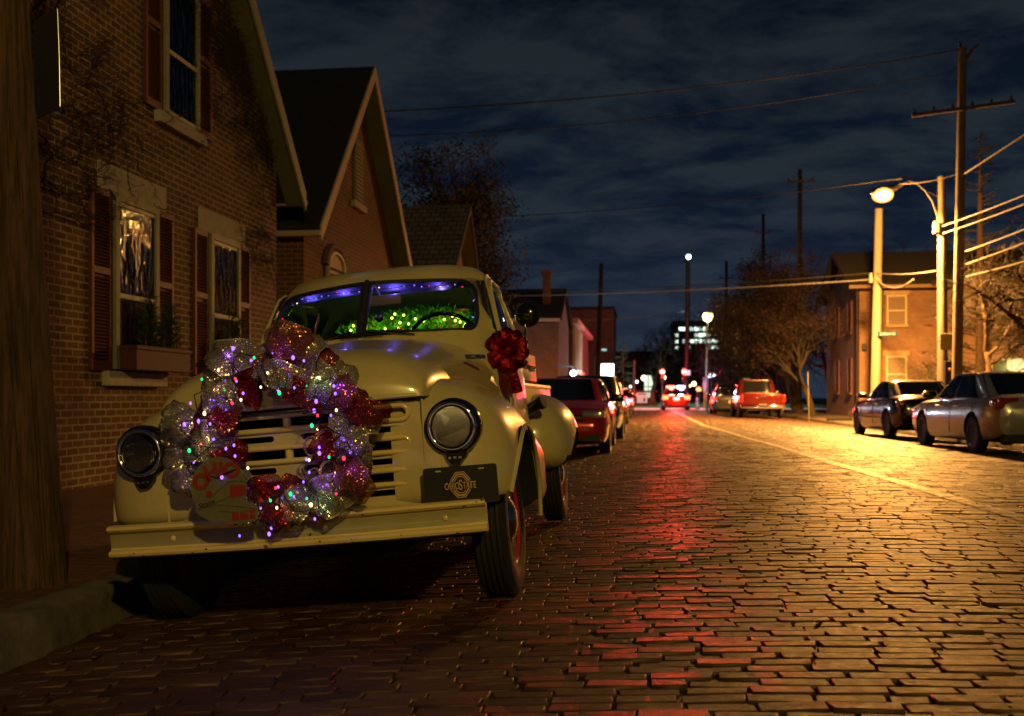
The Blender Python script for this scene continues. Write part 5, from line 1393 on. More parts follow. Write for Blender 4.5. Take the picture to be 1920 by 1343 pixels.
# pale green notice on the lamp pole
sp_ = P(1779, 641, 34)
sg = thing('notice_sign', 'faded green-grey square notice fixed between the two corner poles', 'sign', sp_)
b = MB(); b.box(-.28, .28, -.01, .01, -.28, .28, .02); b.build('panel', mat('notice', (.20, .19, .09), .6, var=.25, vscale=9), sg); b = MB(); b.box(-.34, .30, .012, .03, -.02, .03); b.build('bracket', M['steel'], sg)
rs = thing('signal_box', 'dark cabinet with a small red light low on the pole behind the silver sedan', 'cabinet', P(1779, 700, 34.6) * 1)
b = MB(); b.box(-.16, .16, -.12, .12, -.42, .42, .02); b.build('case', M['blackflat'], rs); b = MB(); b.sphere((0, -.13, .12), .06, 10, 6); b.build('red_light', emis('dull_red', (1, .05, .03), .35), rs)
# distant poles
t, h, tp = pole('utility_pole', 'dark wooden pole with a short crossarm above the brown trees', 1498, 60, 318, .15, M['darktwig'], top_px=1500); P15 = t
crossarm(t, h, (tp.x, tp.y, P(1500, 341, 60).z), 1.6, 0, ins=2)
t, h, tp = pole('utility_pole', 'thin distant pole left of the crossarm pole above the trees', 1430, 85, 402, .16, M['darktwig'], top_px=1431)
crossarm(t, h, (tp.x, tp.y, P(1430, 437, 85).z), 1.3, 0, ins=2)
t, h, tp = pole('utility_pole', 'small far pole with a tiny crossarm between lamp mast and trees', 1362, 95, 490, .16, M['darktwig'])
crossarm(t, h, (tp.x, tp.y, P(1362, 522, 95).z), 1.3, 0, ins=2)
t, h, tp = pole('utility_pole', 'dark leaning pole behind the parked cars on the near kerb', 1119, 56, 494, .15, M['darktwig'], top_px=1128); P11 = t
b = MB(); q0 = P(1124, 700, 55); 
t, h, tp = pole('lamp_mast', 'very tall dark lamp mast with a cold greenish light on top', 1287, 75, 490, .19, M['blackflat'], top_px=1290, cat='street lamp')
LM = P(1291, 484, 74.8); b = MB(); b.sphere((LM.x - t.location.x, LM.y - t.location.y, LM.z + .08), .17, 12, 8); b.build('lamp', emis('cold_light', (.72, 1.0, .92), 14), t, 180)
b = MB(); b.sphere((tp.x, tp.y + 2.6, tp.z + .35), .2, 10, 6, (1.2, 1.6, .5)); b.tube([(tp.x, tp.y, tp.z), (tp.x, tp.y + 2.6, tp.z + .4)], .05, 6); b.build('lamp_head', M['blackflat'], t, 60)  # arm and rear head added so the light stands clear of the shaft
t, h, tp = pole('street_lamp', 'yellow globe-like street lamp lighting the tree beside it', 1325, 60, 604, .07, M['steel'], top_px=1326, cat='street lamp')
LC = P(1327, 594, 60); b = MB(); b.sphere((LC.x - t.location.x, LC.y - t.location.y, LC.z), .30, 14, 8); b.build('refractor', emis('yellow_glow', (1.0, .70, .20), 16), t, 180)
b = MB(); b.lathe([(.26, .0), (.2, .1), (.05, .16), (.0001, .17)], Matrix.Translation((LC.x - t.location.x, LC.y - t.location.y, LC.z + .2)), 14); b.build('lamp_cap', M['steel'], t, 60)
t, h, tp = pole('wooden_post', 'short pale wooden post at the street end beside the monument sign', 1187, 72, 676, .10, woodL, top_px=1189, cat='post')

def wire(label, a, b_, sag, r, m=None, n=22, name='power_line', mid=None):
    a, b_ = Vector(a), Vector(b_); bb = MB()
    pts = [a.lerp(b_, i / n) - Vector((0, 0, sag * 4 * (i / n) * (1 - i / n))) for i in range(n + 1)]
    bb.tube(pts, r, 5); return tag(bb.build(name, m or M['wire'], smooth=60), label, 'cable')
wire('uppermost thick cable crossing the sky to the tallest pole', P(600, 214, 27), P(1806, 92, 33), .35, .020)
wire('second sky cable running just below the uppermost one', P(600, 258, 30), P(1810, 130, 33.2), .5, .014)
wire('faint cable from behind the trees to the top of the lamp pole', P(880, 408, 46), P(1700, 333, 35), .25, .016)
wire('cable from the lamp pole top across to the tallest pole', P(1680, 345, 35), P(1800, 325, 33), .1, .014, M['wirelit'])
wire('upper of the two cables strung low across the street', P(880, 548, 50), P(1640, 512, 42), .18, .022)
wire('thick lower bundle strung low across the street', P(880, 556, 50), P(1640, 524, 42), .14, .030, M['wirelit'])
wire('upper cable from the pale pole to the lamp pole', P(1641, 512, 42), P(1766, 506, 35), .1, .02, M['wirelit'])
wire('looped lower cable beside the pale pole', P(1641, 523, 42), P(1712, 524, 39), .35, .04, M['wirelit'])
wire('thin cable behind the dark pole near the street end', P(1000, 602, 58), P(1290, 583, 75), .2, .02)
for lab, a, c in (('uppermost of the lit cables fanning out past the tallest pole', (1768, 424), (1990, 338)), ('second of the lit cables fanning out past the tallest pole', (1768, 438), (1990, 356)),
                  ('third lit cable below the top pair beside the tallest pole', (1797, 476), (1990, 402)), ('fourth lit cable fanning out beside the tallest pole', (1797, 500), (1990, 428)), ('lowest lit cable at the right edge above the dark limb', (1797, 522), (1990, 470))):
    wire(lab, P(a[0], a[1], 34), P(c[0], c[1], 22), .03, .022, M['wirelit'])
wire('steep guy cable rising from the tallest pole to the right edge', P(1803, 330, 33), P(1990, 208, 27), .0, .025, M['wirelit'])
wire('guy cable from the distant crossarm pole to the lamp', P(1500, 352, 60), P(1690, 336, 36), .05, .014, M['wirelit'])
# ------------------------------------------------------------------ parked cars
def se(f, n): return math.copysign(abs(f), f)
def car(name, label, loc, heading, paint, L=4.7, Wd=1.82, H=1.45, belt=.95, st=None, cab=(-1.95, 1.15, -1.05, .30), cabpaint=None, group='cars parked along the street', glass=None,
        wheel_r=.33, axles=(-1.38, 1.38), tail=None, head=None, cat='car', n_cab=5.0, cabw=.80, roofw=.60, rimm=None, plate=True, lights_on=False, side=True, extra=None):
    t = thing(name, label, cat, loc, heading, group)
    hw = Wd / 2
    st = st or [(-.5, .46, .80, .74), (-.485, .33, .95, .87), (-.44, .24, 1.02, .95), (-.36, .20, 1.03, .985), (-.2, .18, 1.0, 1), (0, .18, .97, 1), (.2, .18, .95, 1), (.32, .20, .92, .99), (.42, .22, .83, .96), (.47, .26, .74, .89), (.492, .34, .66, .80), (.5, .42, .58, .70)]
    rings = []
    for fy, zb, zt, fw in st:
        y = fy * L; w = hw * fw; ring = []
        zm = zb + (zt - zb) * .52
        pr = [(0, zb), (.72, zb), (.93, zb + .04), (.985, zb + (zm - zb) * .45), (1, zm), (.985, zm + (zt - zm) * .45), (.93, zt - (zt - zm) * .14), (.80, zt - .005), (.45, zt + .018), (0, zt + .025)]
        pts = [(w * a, y, z) for a, z in pr] + [(-w * a, y, z) for a, z in pr[-2:0:-1]]
        rings.append(pts)
    me = MB().loft(rings).mesh(); cuts = []
    for ay in axles:
        for s in (1, -1):
            c = MB(); c.loft([[(s * x, ay + (wheel_r + .055) * math.cos(q), wheel_r + .02 + (wheel_r + .055) * math.sin(q)) for q in [math.tau * i / 28 for i in range(28)]] for x in (hw * .62, hw * 1.2)]); cuts.append(c.mesh())
    me = booldiff(me, cuts); mi = []
    for p in me.polygons:
        k = 0
        for ay in axles:
            d = math.hypot(p.center.y - ay, p.center.z - wheel_r - .02)
            if d < wheel_r + .06 and abs(p.center.x) < hw * .97 and (d < wheel_r or abs(p.normal.x) < .8): k = 1
        if p.center.z < .26 and p.normal.z < -.5: k = 1
        mi.append(k)
    me.polygons.foreach_set('material_index', mi)
    body = link('body', me, [paint, M['under']], t, 30); me.polygons.foreach_set('material_index', mi)
    yR0, yF0, yR1, yF1 = cab
    def cpt(f, tt, ax, off=0.0):   # point on the cabin: f in -1..1 along y (ax 'x') or along x (ax 'y')
        zz = belt + (H - belt) * tt; e = min(1, tt / .93) ; k = 1 if tt <= .93 else 1 - (tt - .93) / .07 * .35
        a0 = yR0 + (yR1 - yR0) * e; a1 = yF0 + (yF1 - yF0) * e; w = hw * (cabw + .12 + (roofw + .12 - cabw - .12) * e ** 1.3)
        return zz, (a0 + a1) / 2, (a1 - a0) / 2 * k, w * k
    rings = []
    for tt in (-.08, 0, .25, .5, .75, .93, .975, 1.0):
        zz, ym, d, w = cpt(0, max(0, tt), 'x'); zz = belt + (H - belt) * tt
        if tt >= .975: d *= .8 if tt < 1 else .5; w *= .9 if tt < 1 else .6
        rings.append([(w * sgnp(math.cos(q), 2 / n_cab), ym + d * sgnp(math.sin(q), 2 / n_cab), zz) for q in [math.tau * (i + .5) / 48 for i in range(48)]])
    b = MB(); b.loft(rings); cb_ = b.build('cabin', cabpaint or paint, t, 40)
    gm = glass or M['autoglass']
    def patch(nm, kind, s, f0, f1, t0, t1, m=gm, par=cb_):
        rows = []
        for i in range(6):
            tt = t0 + (t1 - t0) * i / 5; zz, ym, d, w = cpt(0, tt, 'x'); row = []
            for k in range(11):
                f = f0 + (f1 - f0) * k / 10
                if kind == 'x':
                    x = w * (1 - abs(f) ** n_cab) ** (1 / n_cab); row.append((s * (x + .006), ym + d * f, zz))
                else:
                    y = d * (1 - abs(f) ** n_cab) ** (1 / n_cab); row.append((w * f, ym + s * (y + .006), zz))
            rows.append(row)
        b = MB(); b.grid(rows); return b.build(nm, m, par, 180, fix=True)
    patch('windshield', 'y', 1, -.88, .88, .06, .92); patch('rear_window', 'y', -1, -.86, .86, .12, .90)
    if side:
        for s in (1, -1): patch('side_window', 'x', s, .05, .84, .06, .86); patch('side_window', 'x', s, -.70, -.02, .06, .86)
    W_ = None
    for ay in axles:
        for s in (1, -1):
            Q = Matrix.Rotation(R(90) * s, 4, 'Y')
            if W_ is None:
                b = MB(); b.lathe([(.20, -.09), (wheel_r * .8, -.10), (wheel_r * .96, -.09), (wheel_r, -.06), (wheel_r, .06), (wheel_r * .96, .09), (wheel_r * .78, .10), (wheel_r * .70, .09)], Matrix(), 28)
                wm = b.mesh()
                b = MB(); b.lathe([(wheel_r * .72, .08), (wheel_r * .70, .095), (wheel_r * .64, .07), (wheel_r * .6, .02), (.0001, .02)], Matrix(), 28)
                for q in range(10):
                    a = math.tau * q / 10; b.tube([(.05 * math.cos(a), .05 * math.sin(a), .06), (wheel_r * .66 * math.cos(a + .1), wheel_r * .66 * math.sin(a + .1), .078)], [.026, .018], 4)
                b.lathe([(.0001, .075), (.06, .07), (.065, .03)], Matrix(), 12); rmm = b.mesh(); W_ = (wm, rmm)
                me_w, me_r = wm, rmm
            wo = bpy.data.objects.new('wheel', me_w); col.objects.link(wo); wo.parent = t; wo.matrix_local = Matrix.Translation((s * (hw - .115), ay, wheel_r)) @ Q
            ro = bpy.data.objects.new('rim', me_r); col.objects.link(ro); ro.parent = wo
    for me_, mm in ((me_w, M['tyre']), (me_r, rimm or M['steel'])):
        me_.materials.clear(); me_.materials.append(mm); me_.polygons.foreach_set('use_smooth', [True] * len(me_.polygons)); me_.set_sharp_from_angle(angle=R(40))
    for s in (1, -1):
        b = MB(); b.box(min(s * hw * .94, s * (hw + .19)), max(s * hw * .94, s * (hw + .19)), cab[1] - .62, cab[1] - .46, belt + .02, belt + .16, .03); b.build('mirror', M['blackpaint'], t, 40)
        if side:
            for y in (-.75, .25): b = MB(); b.box(min(s * (hw * .985), s * (hw + .025)), max(s * (hw * .985), s * (hw + .025)), y, y + .2, belt - .14, belt - .11, .008); b.build('door_handle', M['steel'], t)
    for y in (cab[1] - .12, (cab[0] + cab[1]) / 2 + .12, cab[0] + .55):
        for s in (1, -1):
            b = MB(); b.tube([(s * hw * .985, y, belt - .05), (s * (hw * 1.0 + .001), y, .62), (s * hw * .988, y + .02, .34)], .006, 4); b.build('door_seam', M['plastic'], body)
    # lamps wrap the corners of the body ends
    def lampbox(nm, end, x0, x1, z0, z1, m, dep=.30, inset=.03):
        out = []
        for s in (1, -1):
            y = end * (L / 2 - inset); b = MB(); xs0, xs1 = sorted((s * x0, s * x1))
            ya, yb = sorted((y, y - end * dep)); b.box(xs0, xs1, ya, yb, z0, z1, .035); out.append(b.build(nm, m, t, 40))
        return out
    if extra: extra(t, lampbox, hw, L)
    if plate:
        b = MB(); b.box(-.155, .155, -L / 2 - .012, -L / 2 + .03, .60, .75, .006); b.build('rear_plate', M['plate'], t)
    return t
M['autoglass'] = mat('auto_glass', (.006, .007, .008), .04, spec=.6)
M['plate'] = mat('plate_white', (.55, .52, .45), .5)
M['taillens'] = mat('tail_lens', (.30, .012, .010), .12, coat=.5)
M['headlens'] = mat('head_lens', (.55, .55, .52), .08, .6)
M['plastic'] = mat('black_plastic', (.012, .012, .012), .5)
def paintm(n, c, r=.2, metal=.3): return mat(n, c, r, metal, coat=1.0)
silver = paintm('silver_paint', (.55, .51, .42), .25, .55)
def ex_sedan(t, lb, hw, L):
    lb('tail_light', -1, hw * .52, hw * .93, .78, .98, M['taillens'], .34, .05); lb('headlight', 1, hw * .5, hw * .86, .62, .76, M['headlens'], .4, .05)
    b = MB(); b.box(-.42, .42, -L / 2 - .006, -L / 2 + .2, .86, .90, .006); b.build('trim_bar', M['chrome'], t)
    b = MB(); b.box(-hw * .8, hw * .8, -L / 2 + .02, -L / 2 + .3, .20, .36, .03); b.build('bumper_insert', M['plastic'], t)
    b = MB(); b.box(-.5, .5, L / 2 - .10, L / 2 + .01, .30, .52, .03); b.build('grille', M['plastic'], t)
    for y in (-1.05, 1.05): pass
def place(px, py, z): 
    p = P(px, 745, z); return (p.x, p.y, zroad(p.x))
# right kerb: cars seen from behind, heading away
x = 6.1
car('parked_car', 'silver sedan with alloy wheels parked at the right edge of the street', (6.62, 20.0, zroad(6.1)), R(2.5), silver, L=4.85, H=1.46, extra=ex_sedan)
def ex_coupe(t, lb, hw, L):
    lb('tail_light', -1, hw * .55, hw * .92, .76, .94, M['taillens'], .3, .05); lb('headlight', 1, hw * .5, hw * .86, .60, .74, M['headlens'], .4, .05)
    for s in (1, -1):
        b = MB(); b.box(min(s * hw * .99, s * (hw + .012)), max(s * hw * .99, s * (hw + .012)), -.9, 1.0, .46, .53, .01); b.build('side_moulding', M['chrome'], t)
    b = MB(); b.box(-.5, .5, L / 2 - .10, L / 2 + .01, .30, .52, .03); b.build('grille', M['plastic'], t)
car('parked_car', 'black car with its roof toned for lamplight parked ahead of the silver sedan', (6.60, 26.2, zroad(6.2)), R(2.5), paintm('black_car_paint', (.012, .012, .013)), cabpaint=paintm('lamplit_roof_paint', (.50, .42, .27)), L=4.5, H=1.42, cab=(-1.75, 1.0, -.85, .1), extra=ex_coupe)  # cabin paint lightened to carry the lamplight on the roof
SUVst = [(-.5, .42, .90, .78), (-.49, .34, 1.02, .9), (-.46, .28, 1.06, .97), (-.3, .24, 1.07, 1), (0, .24, 1.05, 1), (.22, .24, 1.04, 1), (.38, .26, .99, .98), (.46, .3, .92, .92), (.49, .38, .82, .84), (.5, .48, .72, .74)]
def ex_suv(t, lb, hw, L):
    lb('tail_light', -1, hw * .72, hw * .97, .82, 1.10, M['taillens'], .25, .04); lb('headlight', 1, hw * .5, hw * .9, .78, .94, M['headlens'], .3, .04)
    b = MB(); b.box(-.45, .45, L / 2 - .10, L / 2 + .012, .62, .88, .03); b.build('grille', M['plastic'], t)
    b = MB(); b.box(-hw * .85, hw * .85, L / 2 - .06, L / 2 + .02, .36, .54, .03); b.build('front_bumper', M['plastic'], t)
p = place(1345, 0, 62); car('parked_suv', 'black SUV parked farthest up the right kerb near the street end', (p[0] + .6, p[1], p[2]), 0, paintm('black_suv_paint', (.01, .01, .012)), L=4.7, Wd=1.88, H=1.72, belt=1.06, st=SUVst, cab=(-2.25, 1.1, -2.0, .35), wheel_r=.36, n_cab=6, roofw=.66, extra=ex_suv, cat='SUV')
car('parked_car', 'dark grey car parked between the black SUV and the red pickup', (4.55, 54.5, zroad(4.6)), 0, paintm('grey_car_paint', (.06, .06, .062)), L=4.5, H=1.44, extra=ex_coupe)
# red pickup truck, seen from behind
pk = (5.15, 46.8, zroad(5.0)); red = paintm('red_pickup_paint', (.085, .004, .003), .25, .2)
PKst = [(-.5, .52, 1.04, .93), (-.495, .46, 1.07, .97), (-.4, .42, 1.08, .99), (-.1, .36, 1.08, 1), (.1, .34, 1.08, 1), (.3, .34, 1.06, .99), (.42, .36, 1.02, .97), (.48, .42, .96, .92), (.5, .5, .86, .84)]
def ex_pick(t, lb, hw, L):
    lb('tail_light', -1, hw * .84, hw * 1.0, .72, 1.04, M['taillens'], .12, -.012); lb('headlight', 1, hw * .6, hw * .9, .74, .92, M['headlens'], .3, .04)
    b = MB(); b.box(-hw * .80, hw * .80, -L / 2 - .02, -L / 2 + .04, .62, 1.06, .015); tg = b.build('tailgate', red, t, 40)
    b = MB(); b.box(-.12, .12, -L / 2 - .035, -L / 2 - .021, .92, .98, .006); b.build('tailgate_handle', M['plastic'], tg)
    b = MB(); b.box(-hw * .97, hw * .97, -L / 2 - .16, -L / 2 + .02, .44, .58, .03); b.build('rear_bumper', M['chrome'], t, 40)
    b = MB(); b.box(-.3, .3, .0, .12, 1.70, 1.74, .01); b.build('brake_light', M['taillens'], t)
    b = MB(); b.lathe([(.0001, 0), (.05, .004), (.05, .012)], Matrix.Translation((0, -L / 2 - .021, .80)) @ Matrix.Rotation(R(90), 4, 'X'), 14); b.build('emblem', M['chrome'], tg)
car('parked_pickup', 'red pickup with chrome rear bumper parked before the small street tree', pk, 0, red, L=5.4, Wd=1.95, H=1.76, belt=1.06, st=PKst, cab=(-.45, 1.35, -.25, .75), wheel_r=.38, axles=(-1.75, 1.75), n_cab=6, roofw=.64, extra=ex_pick, cat='pickup')
# left kerb: cars facing the viewer
redc = paintm('red_sedan_paint', (.60, .022, .018), .2, .25)
def ex_red(t, lb, hw, L):
    lb('headlight', 1, hw * .48, hw * .90, .66, .78, M['headlens'], .42, .06); lb('tail_light', -1, hw * .55, hw * .93, .78, .95, M['taillens'], .3, .05)
    b = MB(); b.box(-hw * .50, hw * .50, L / 2 - .12, L / 2 + .006, .60, .72, .03); g_ = b.build('grille', M['plastic'], t)
    b = MB(); b.box(-hw * .5, hw * .5, L / 2 - .1, L / 2 + .012, .66, .675); b.build('grille_bar', M['chrome'], g_)
    for s in (1, -1): b = MB(); b.prism([(s * .28, .30), (s * .75, .28), (s * .72, .42), (s * .4, .36)], 'y', L / 2 - .10, L / 2 - .012); b.build('air_intake', M['plastic'], t)
    b = MB(); b.box(-.16, .16, L / 2 - .03, L / 2 + .022, .46, .60, .006); b.build('front_plate', M['plate'], t)
car('parked_car', 'red sedan facing the viewer directly behind the old truck', (-1.42, 18.5, zroad(-1.4)), R(180), redc, L=4.6, Wd=1.8, H=1.37, belt=.90, extra=ex_red)
car('parked_suv', 'black SUV parked behind the red sedan on the near kerb', (-1.36, 24.2, zroad(-1.3)), R(180), paintm('black_suv_gloss', (.012, .013, .014)), L=4.8, Wd=1.9, H=1.54, belt=1.0, st=SUVst, cab=(-2.25, 1.1, -2.0, .35), wheel_r=.36, n_cab=6, roofw=.66, extra=ex_suv, cat='SUV')
car('parked_car', 'dark car behind the black SUV on the near kerb', (-1.38, 36.0, zroad(-1.3)), R(180), paintm('dark_red_paint', (.05, .012, .012)), L=4.6, H=1.46, extra=ex_sedan)
car('parked_car', 'farthest dark hatchback parked on the near kerb', (-1.38, 45.0, zroad(-1.3)), R(180), paintm('deep_blue_paint', (.012, .012, .02)), L=4.2, H=1.48, cab=(-1.9, 1.1, -1.6, .25), extra=ex_coupe)
car('parked_car', 'pale car parked last on the near kerb beside the wooden post', (-1.40, 56.5, zroad(-1.3)), R(180), paintm('pale_paint', (.3, .3, .3)), L=4.5, H=1.46, extra=ex_sedan)
# police car waiting at the end of the street
PC = P(1266, 745, 67.5)
def ex_pol(t, lb, hw, L):
    lb('tail_light', -1, hw * .55, hw * .97, .72, .98, emis('tail_glow', (1.0, .06, .02), 14), .12, -.01); lb('headlight', 1, hw * .5, hw * .86, .62, .76, M['headlens'], .4, .05)
    b = MB(); b.box(-.2, .2, -L / 2 - .02, -L / 2 + .02, .70, .86, .01); b.build('rear_glow', emis('plate_glow', (1, .5, .4), 4), t)
    b = MB(); b.box(-.62, .62, -.55, -.2, 1.46, 1.50, .01); lbr = b.build('light_bar', M['plastic'], t)
    for nm, x0, x1, c, s in (('red_beacon', -.62, -.02, (1, .05, .02), 26), ('blue_beacon', .10, .62, (.35, .40, 1.0), 34)):
        b = MB(); b.box(x0, x1, -.54, -.21, 1.50, 1.63, .03); b.build(nm, emis(nm, c, s), lbr)
    b = MB(); b.box(-.3, .3, -1.3, -1.22, 1.16, 1.24, .01); b.build('brake_light', emis('brake_glow', (1, .15, .05), 14), t)
car('police_car', 'police car at the street end with red and blue roof lights flashing', (PC.x, PC.y, zroad(PC.x) + .0), 0, paintm('police_paint', (.2, .02, .02)), L=4.9, H=1.47, extra=ex_pol, cat='police car', group=None, plate=False)
# ------------------------------------------------------------------ street end
# office block with lit windows
OB = P(1262, 745, 300)
t = thing('office_block', 'distant office block with rows of lit greenish-white windows', 'building', (OB.x, OB.y, 0))
b = MB(); b.box(0, 24, 0, 20, -.3, 23.0); b.build('wall', mat('office_wall', (.05, .05, .055), .8), t)
b = MB(); b.box(-.4, 24.4, -.4, 20.4, 23.0, 23.9); b.build('parapet', mat('office_cap', (.08, .08, .08), .8), t)
rr = random.Random(12); ew = [emis('office_light', (.80, 1.0, .82), 2.6), emis('office_light_dim', (.62, .85, .75), 1.0), mat('office_dark', (.01, .012, .014), .3)]
nwin = 0
for fl in range(8):
    for k in range(20):
        lit = rr.random() < (.4, .85, .9, .9, .55, .75, .5, .6)[fl]
        if not lit: continue
        x = .5 + k * 1.18; z = 8.0 + fl * 1.85
        b = MB(); b.box(x, x + 1.0, -.06, -.004, z, z + 1.05); b.build('window', ew[0] if rr.random() < .7 else ew[1], t); nwin += 1
# lower building with a lit window behind the sign
q = P(1175, 745, 105)
t = thing('brick_building', 'low dark building with one tall lit window behind the wooden post', 'building', (q.x, q.y, .3))
b = MB(); b.box(-3, 12, 0, 8, -.5, 5.2); b.build('wall', M['brickD'], t)
b = MB(); b.box(-3.2, 12.2, -.3, 8.3, 5.2, 5.5); b.build('roof', M['slate'], t)
x0 = P(1207, 745, 105).x - q.x; b = MB(); b.prism(rounded([(x0, .6), (x0 + .95, .6), (x0 + .95, 2.95), (x0, 2.95)], (.02, .02, .4, .4)), 'y', -.05, -.004); w_ = b.build('lit_window', emis('pale_window', (.85, 1.0, .75), 1.1), t)
b = MB(); b.box(x0 - .05, x0 + 1.0, -.09, -.051, 1.72, 1.80); b.box(x0 + .45, x0 + .52, -.09, -.051, .6, 2.9); b.build('muntin', M['blackflat'], w_)
# pale walled building on the right behind the trees
q = P(1341, 745, 110)
t = thing('pale_building', 'pale plastered building behind the black SUV at the street end', 'building', (q.x, q.y, .3))
b = MB(); b.box(0, 9, 0, 8, -.5, 4.3); b.build('wall', mat('pale_plaster', (.42, .33, .24), .85, var=.15), t)
b = MB(); b.box(-.2, 9.2, -.3, 8.3, 4.3, 4.6); b.build('roof', M['slate'], t)
b = MB(); b.box(3, 4.2, -.05, -.004, 1.0, 2.7); b.build('window', emis('amber_window', (1, .6, .25), .5), t)
# monument sign with brick end
q = P(1204, 745, 78)
t = thing('monument_sign', 'low monument sign with a white board and brick end pier on the lawn', 'sign', (q.x, q.y, .2))
b = MB(); b.box(-.85, 1.15, -.2, .2, 0, .30); b.box(-.85, 1.25, -.22, .22, 1.12, 1.27); b.build('frame', M['brickD'], t)
b = MB(); b.box(-.42, .40, -.24, -.2, .30, 1.10); b.build('board', mat('white_sign_board', (.6, .6, .55), .5, emit=(1, .95, .8), estr=.22), t)
b = MB(); b.prism([(.50, 0), (1.10, 0), (.95, 1.1), (.68, 1.1)], 'y', -.25, .22); b.build('pier', M['brickC'], t)
b = MB(); b.box(-.34, .3, -.246, -.241, .93, 1.03); b.build('heading_band', mat('sign_heading', (.2, .22, .4), .6), t)
b = MB(); b.prism([(.10, .42), (.22, .42), (.24, .62), (.16, .72), (.08, .60)], 'y', -.246, -.241); b.build('emblem', M['blackflat'], t)
# lit white box sign on a post
q = P(1138, 745, 62)
t = thing('box_sign', 'glowing white box sign on a post above the black SUV', 'sign', (q.x, q.y, 0))
zc = P(1138, 694, 62).z
b = MB(); b.box(-.42, .42, -.1, .1, zc - .38, zc + .38, .02); b.build('panel', emis('sign_white_glow', (.85, .97, 1.0), 5), t)
b = MB(); b.tube([(-.2, 0, -.1), (-.2, 0, zc - .36)], .05, 8); b.build('post', M['steel'], t)
# blue-white lamp over the shop front, small cold lamp beside the pole
q = P(1075, 700, 46)
t = thing('shop_lamp', 'piercing blue-white lamp glowing just over the red sedan roof', 'lamp', q)
b = MB(); b.sphere((0, 0, 0), .13, 12, 8); b.build('globe', emis('blue_white', (.62, .78, 1.0), 30), t, 180)
b = MB(); b.tube([(0, .02, .1), (0, .02, .3), (-.4, .02, .34), (-.9, .02, .34)], .03, 6); b.build('bracket', M['blackflat'], t, 60)
q = P(1130, 656, 57); t = thing('wall_lamp', 'small teal floodlight beside the dark leaning pole', 'lamp', q)
b = MB(); b.box(-.22, .22, -.06, .06, -.05, .05, .02); b.build('lens', emis('teal_glow', (.5, .9, .9), .8), t); b = MB(); b.tube([(-.2, 0, 0), (-.42, .02, -.45), (-.45, .02, -1.5)], .03, 6); b.build('arm', M['steel'], t)
# traffic lights
def signal(label, px, py, z, c, s, extra=None, post=True):
    q = P(px, py, z); t = thing('traffic_light', label, 'traffic light', (q.x, q.y, 0), group='traffic lights at the street end')
    b = MB(); b.box(-.17, .17, -.02, .18, q.z - .82, q.z + .25, .03); h_ = b.build('housing', M['blackflat'], t)
    for k in range(3):
        zz = q.z - .29 * k
        b = MB(); b.lathe([(.0001, .05), (.13, .04), (.17, .0)], Matrix.Translation((0, -.022, zz)) @ Matrix.Rotation(R(90), 4, 'X'), 14); b.build('lens', emis('red_signal', c, s) if k == 0 else M['blackpaint'], h_, 60)
        b = MB(); b.tube([(.15 * math.cos(R(a)), -.10, zz + .15 * math.sin(R(a))) for a in range(20, 161, 20)], .02, 4); b.build('visor', M['blackflat'], h_)
    b = MB(); b.tube([(0, .1, -.1), (0, .1, q.z - .8)], .06, 8); b.build('post', M['steel'], t)
signal('red traffic light on the left over the police car', 1242, 697, 74, (1, .04, .03), 60)
signal('red traffic light on the right beside a small white sign', 1283, 697, 74, (1, .04, .03), 60)
signal('dim red signal low on a post right of the police car', 1310, 730, 71, (1, .10, .03), 14)
q = P(1290, 699, 73.6); t = thing('crossing_sign', 'small white square sign hung beside the second traffic light', 'sign', q); b = MB(); b.box(-.17, .17, -.01, .01, -.19, .19, .01); b.build('panel', mat('white_sign', (.7, .7, .75), .5, emit=(.9, .85, 1), estr=.6), t); b = MB(); b.box(-.35, -.17, .0, .03, -.02, .02); b.build('bracket', M['steel'], t)
def globe(label, px, py, z, r, c, s):
    q = P(px, py, z); t = thing('lamp_post', label, 'lamp', (q.x, q.y, .1), group='small globe lamps at the street end')
    b = MB(); b.sphere((0, 0, q.z - .1), r, 10, 8); b.build('globe', emis('globe_glow', c, s), t, 180); b = MB(); b.tube([(0, 0, -.1), (0, 0, q.z - .1 - r * .9)], .05, 8); b.build('post', M['blackflat'], t)
globe('warm globe lamp left of the tall lit window', 1207, 709, 88, .22, (1, .66, .22), 9)
globe('cream globe lamp just below the first red traffic light', 1243, 708, 82, .22, (1, .9, .6), 9)
globe('tiny cold lamp by the wooden post', 1194, 716, 95, .13, (.8, .9, 1), 7)
globe('small amber lamp right of the police car', 1301, 720, 92, .20, (1, .75, .35), 7)
globe('lower dim amber lamp right of the police car', 1293, 724, 96, .13, (1, .75, .35), 5)
globe('faint white lamp near the spruce', 1182, 725, 92, .13, (.9, .95, .9), 4)
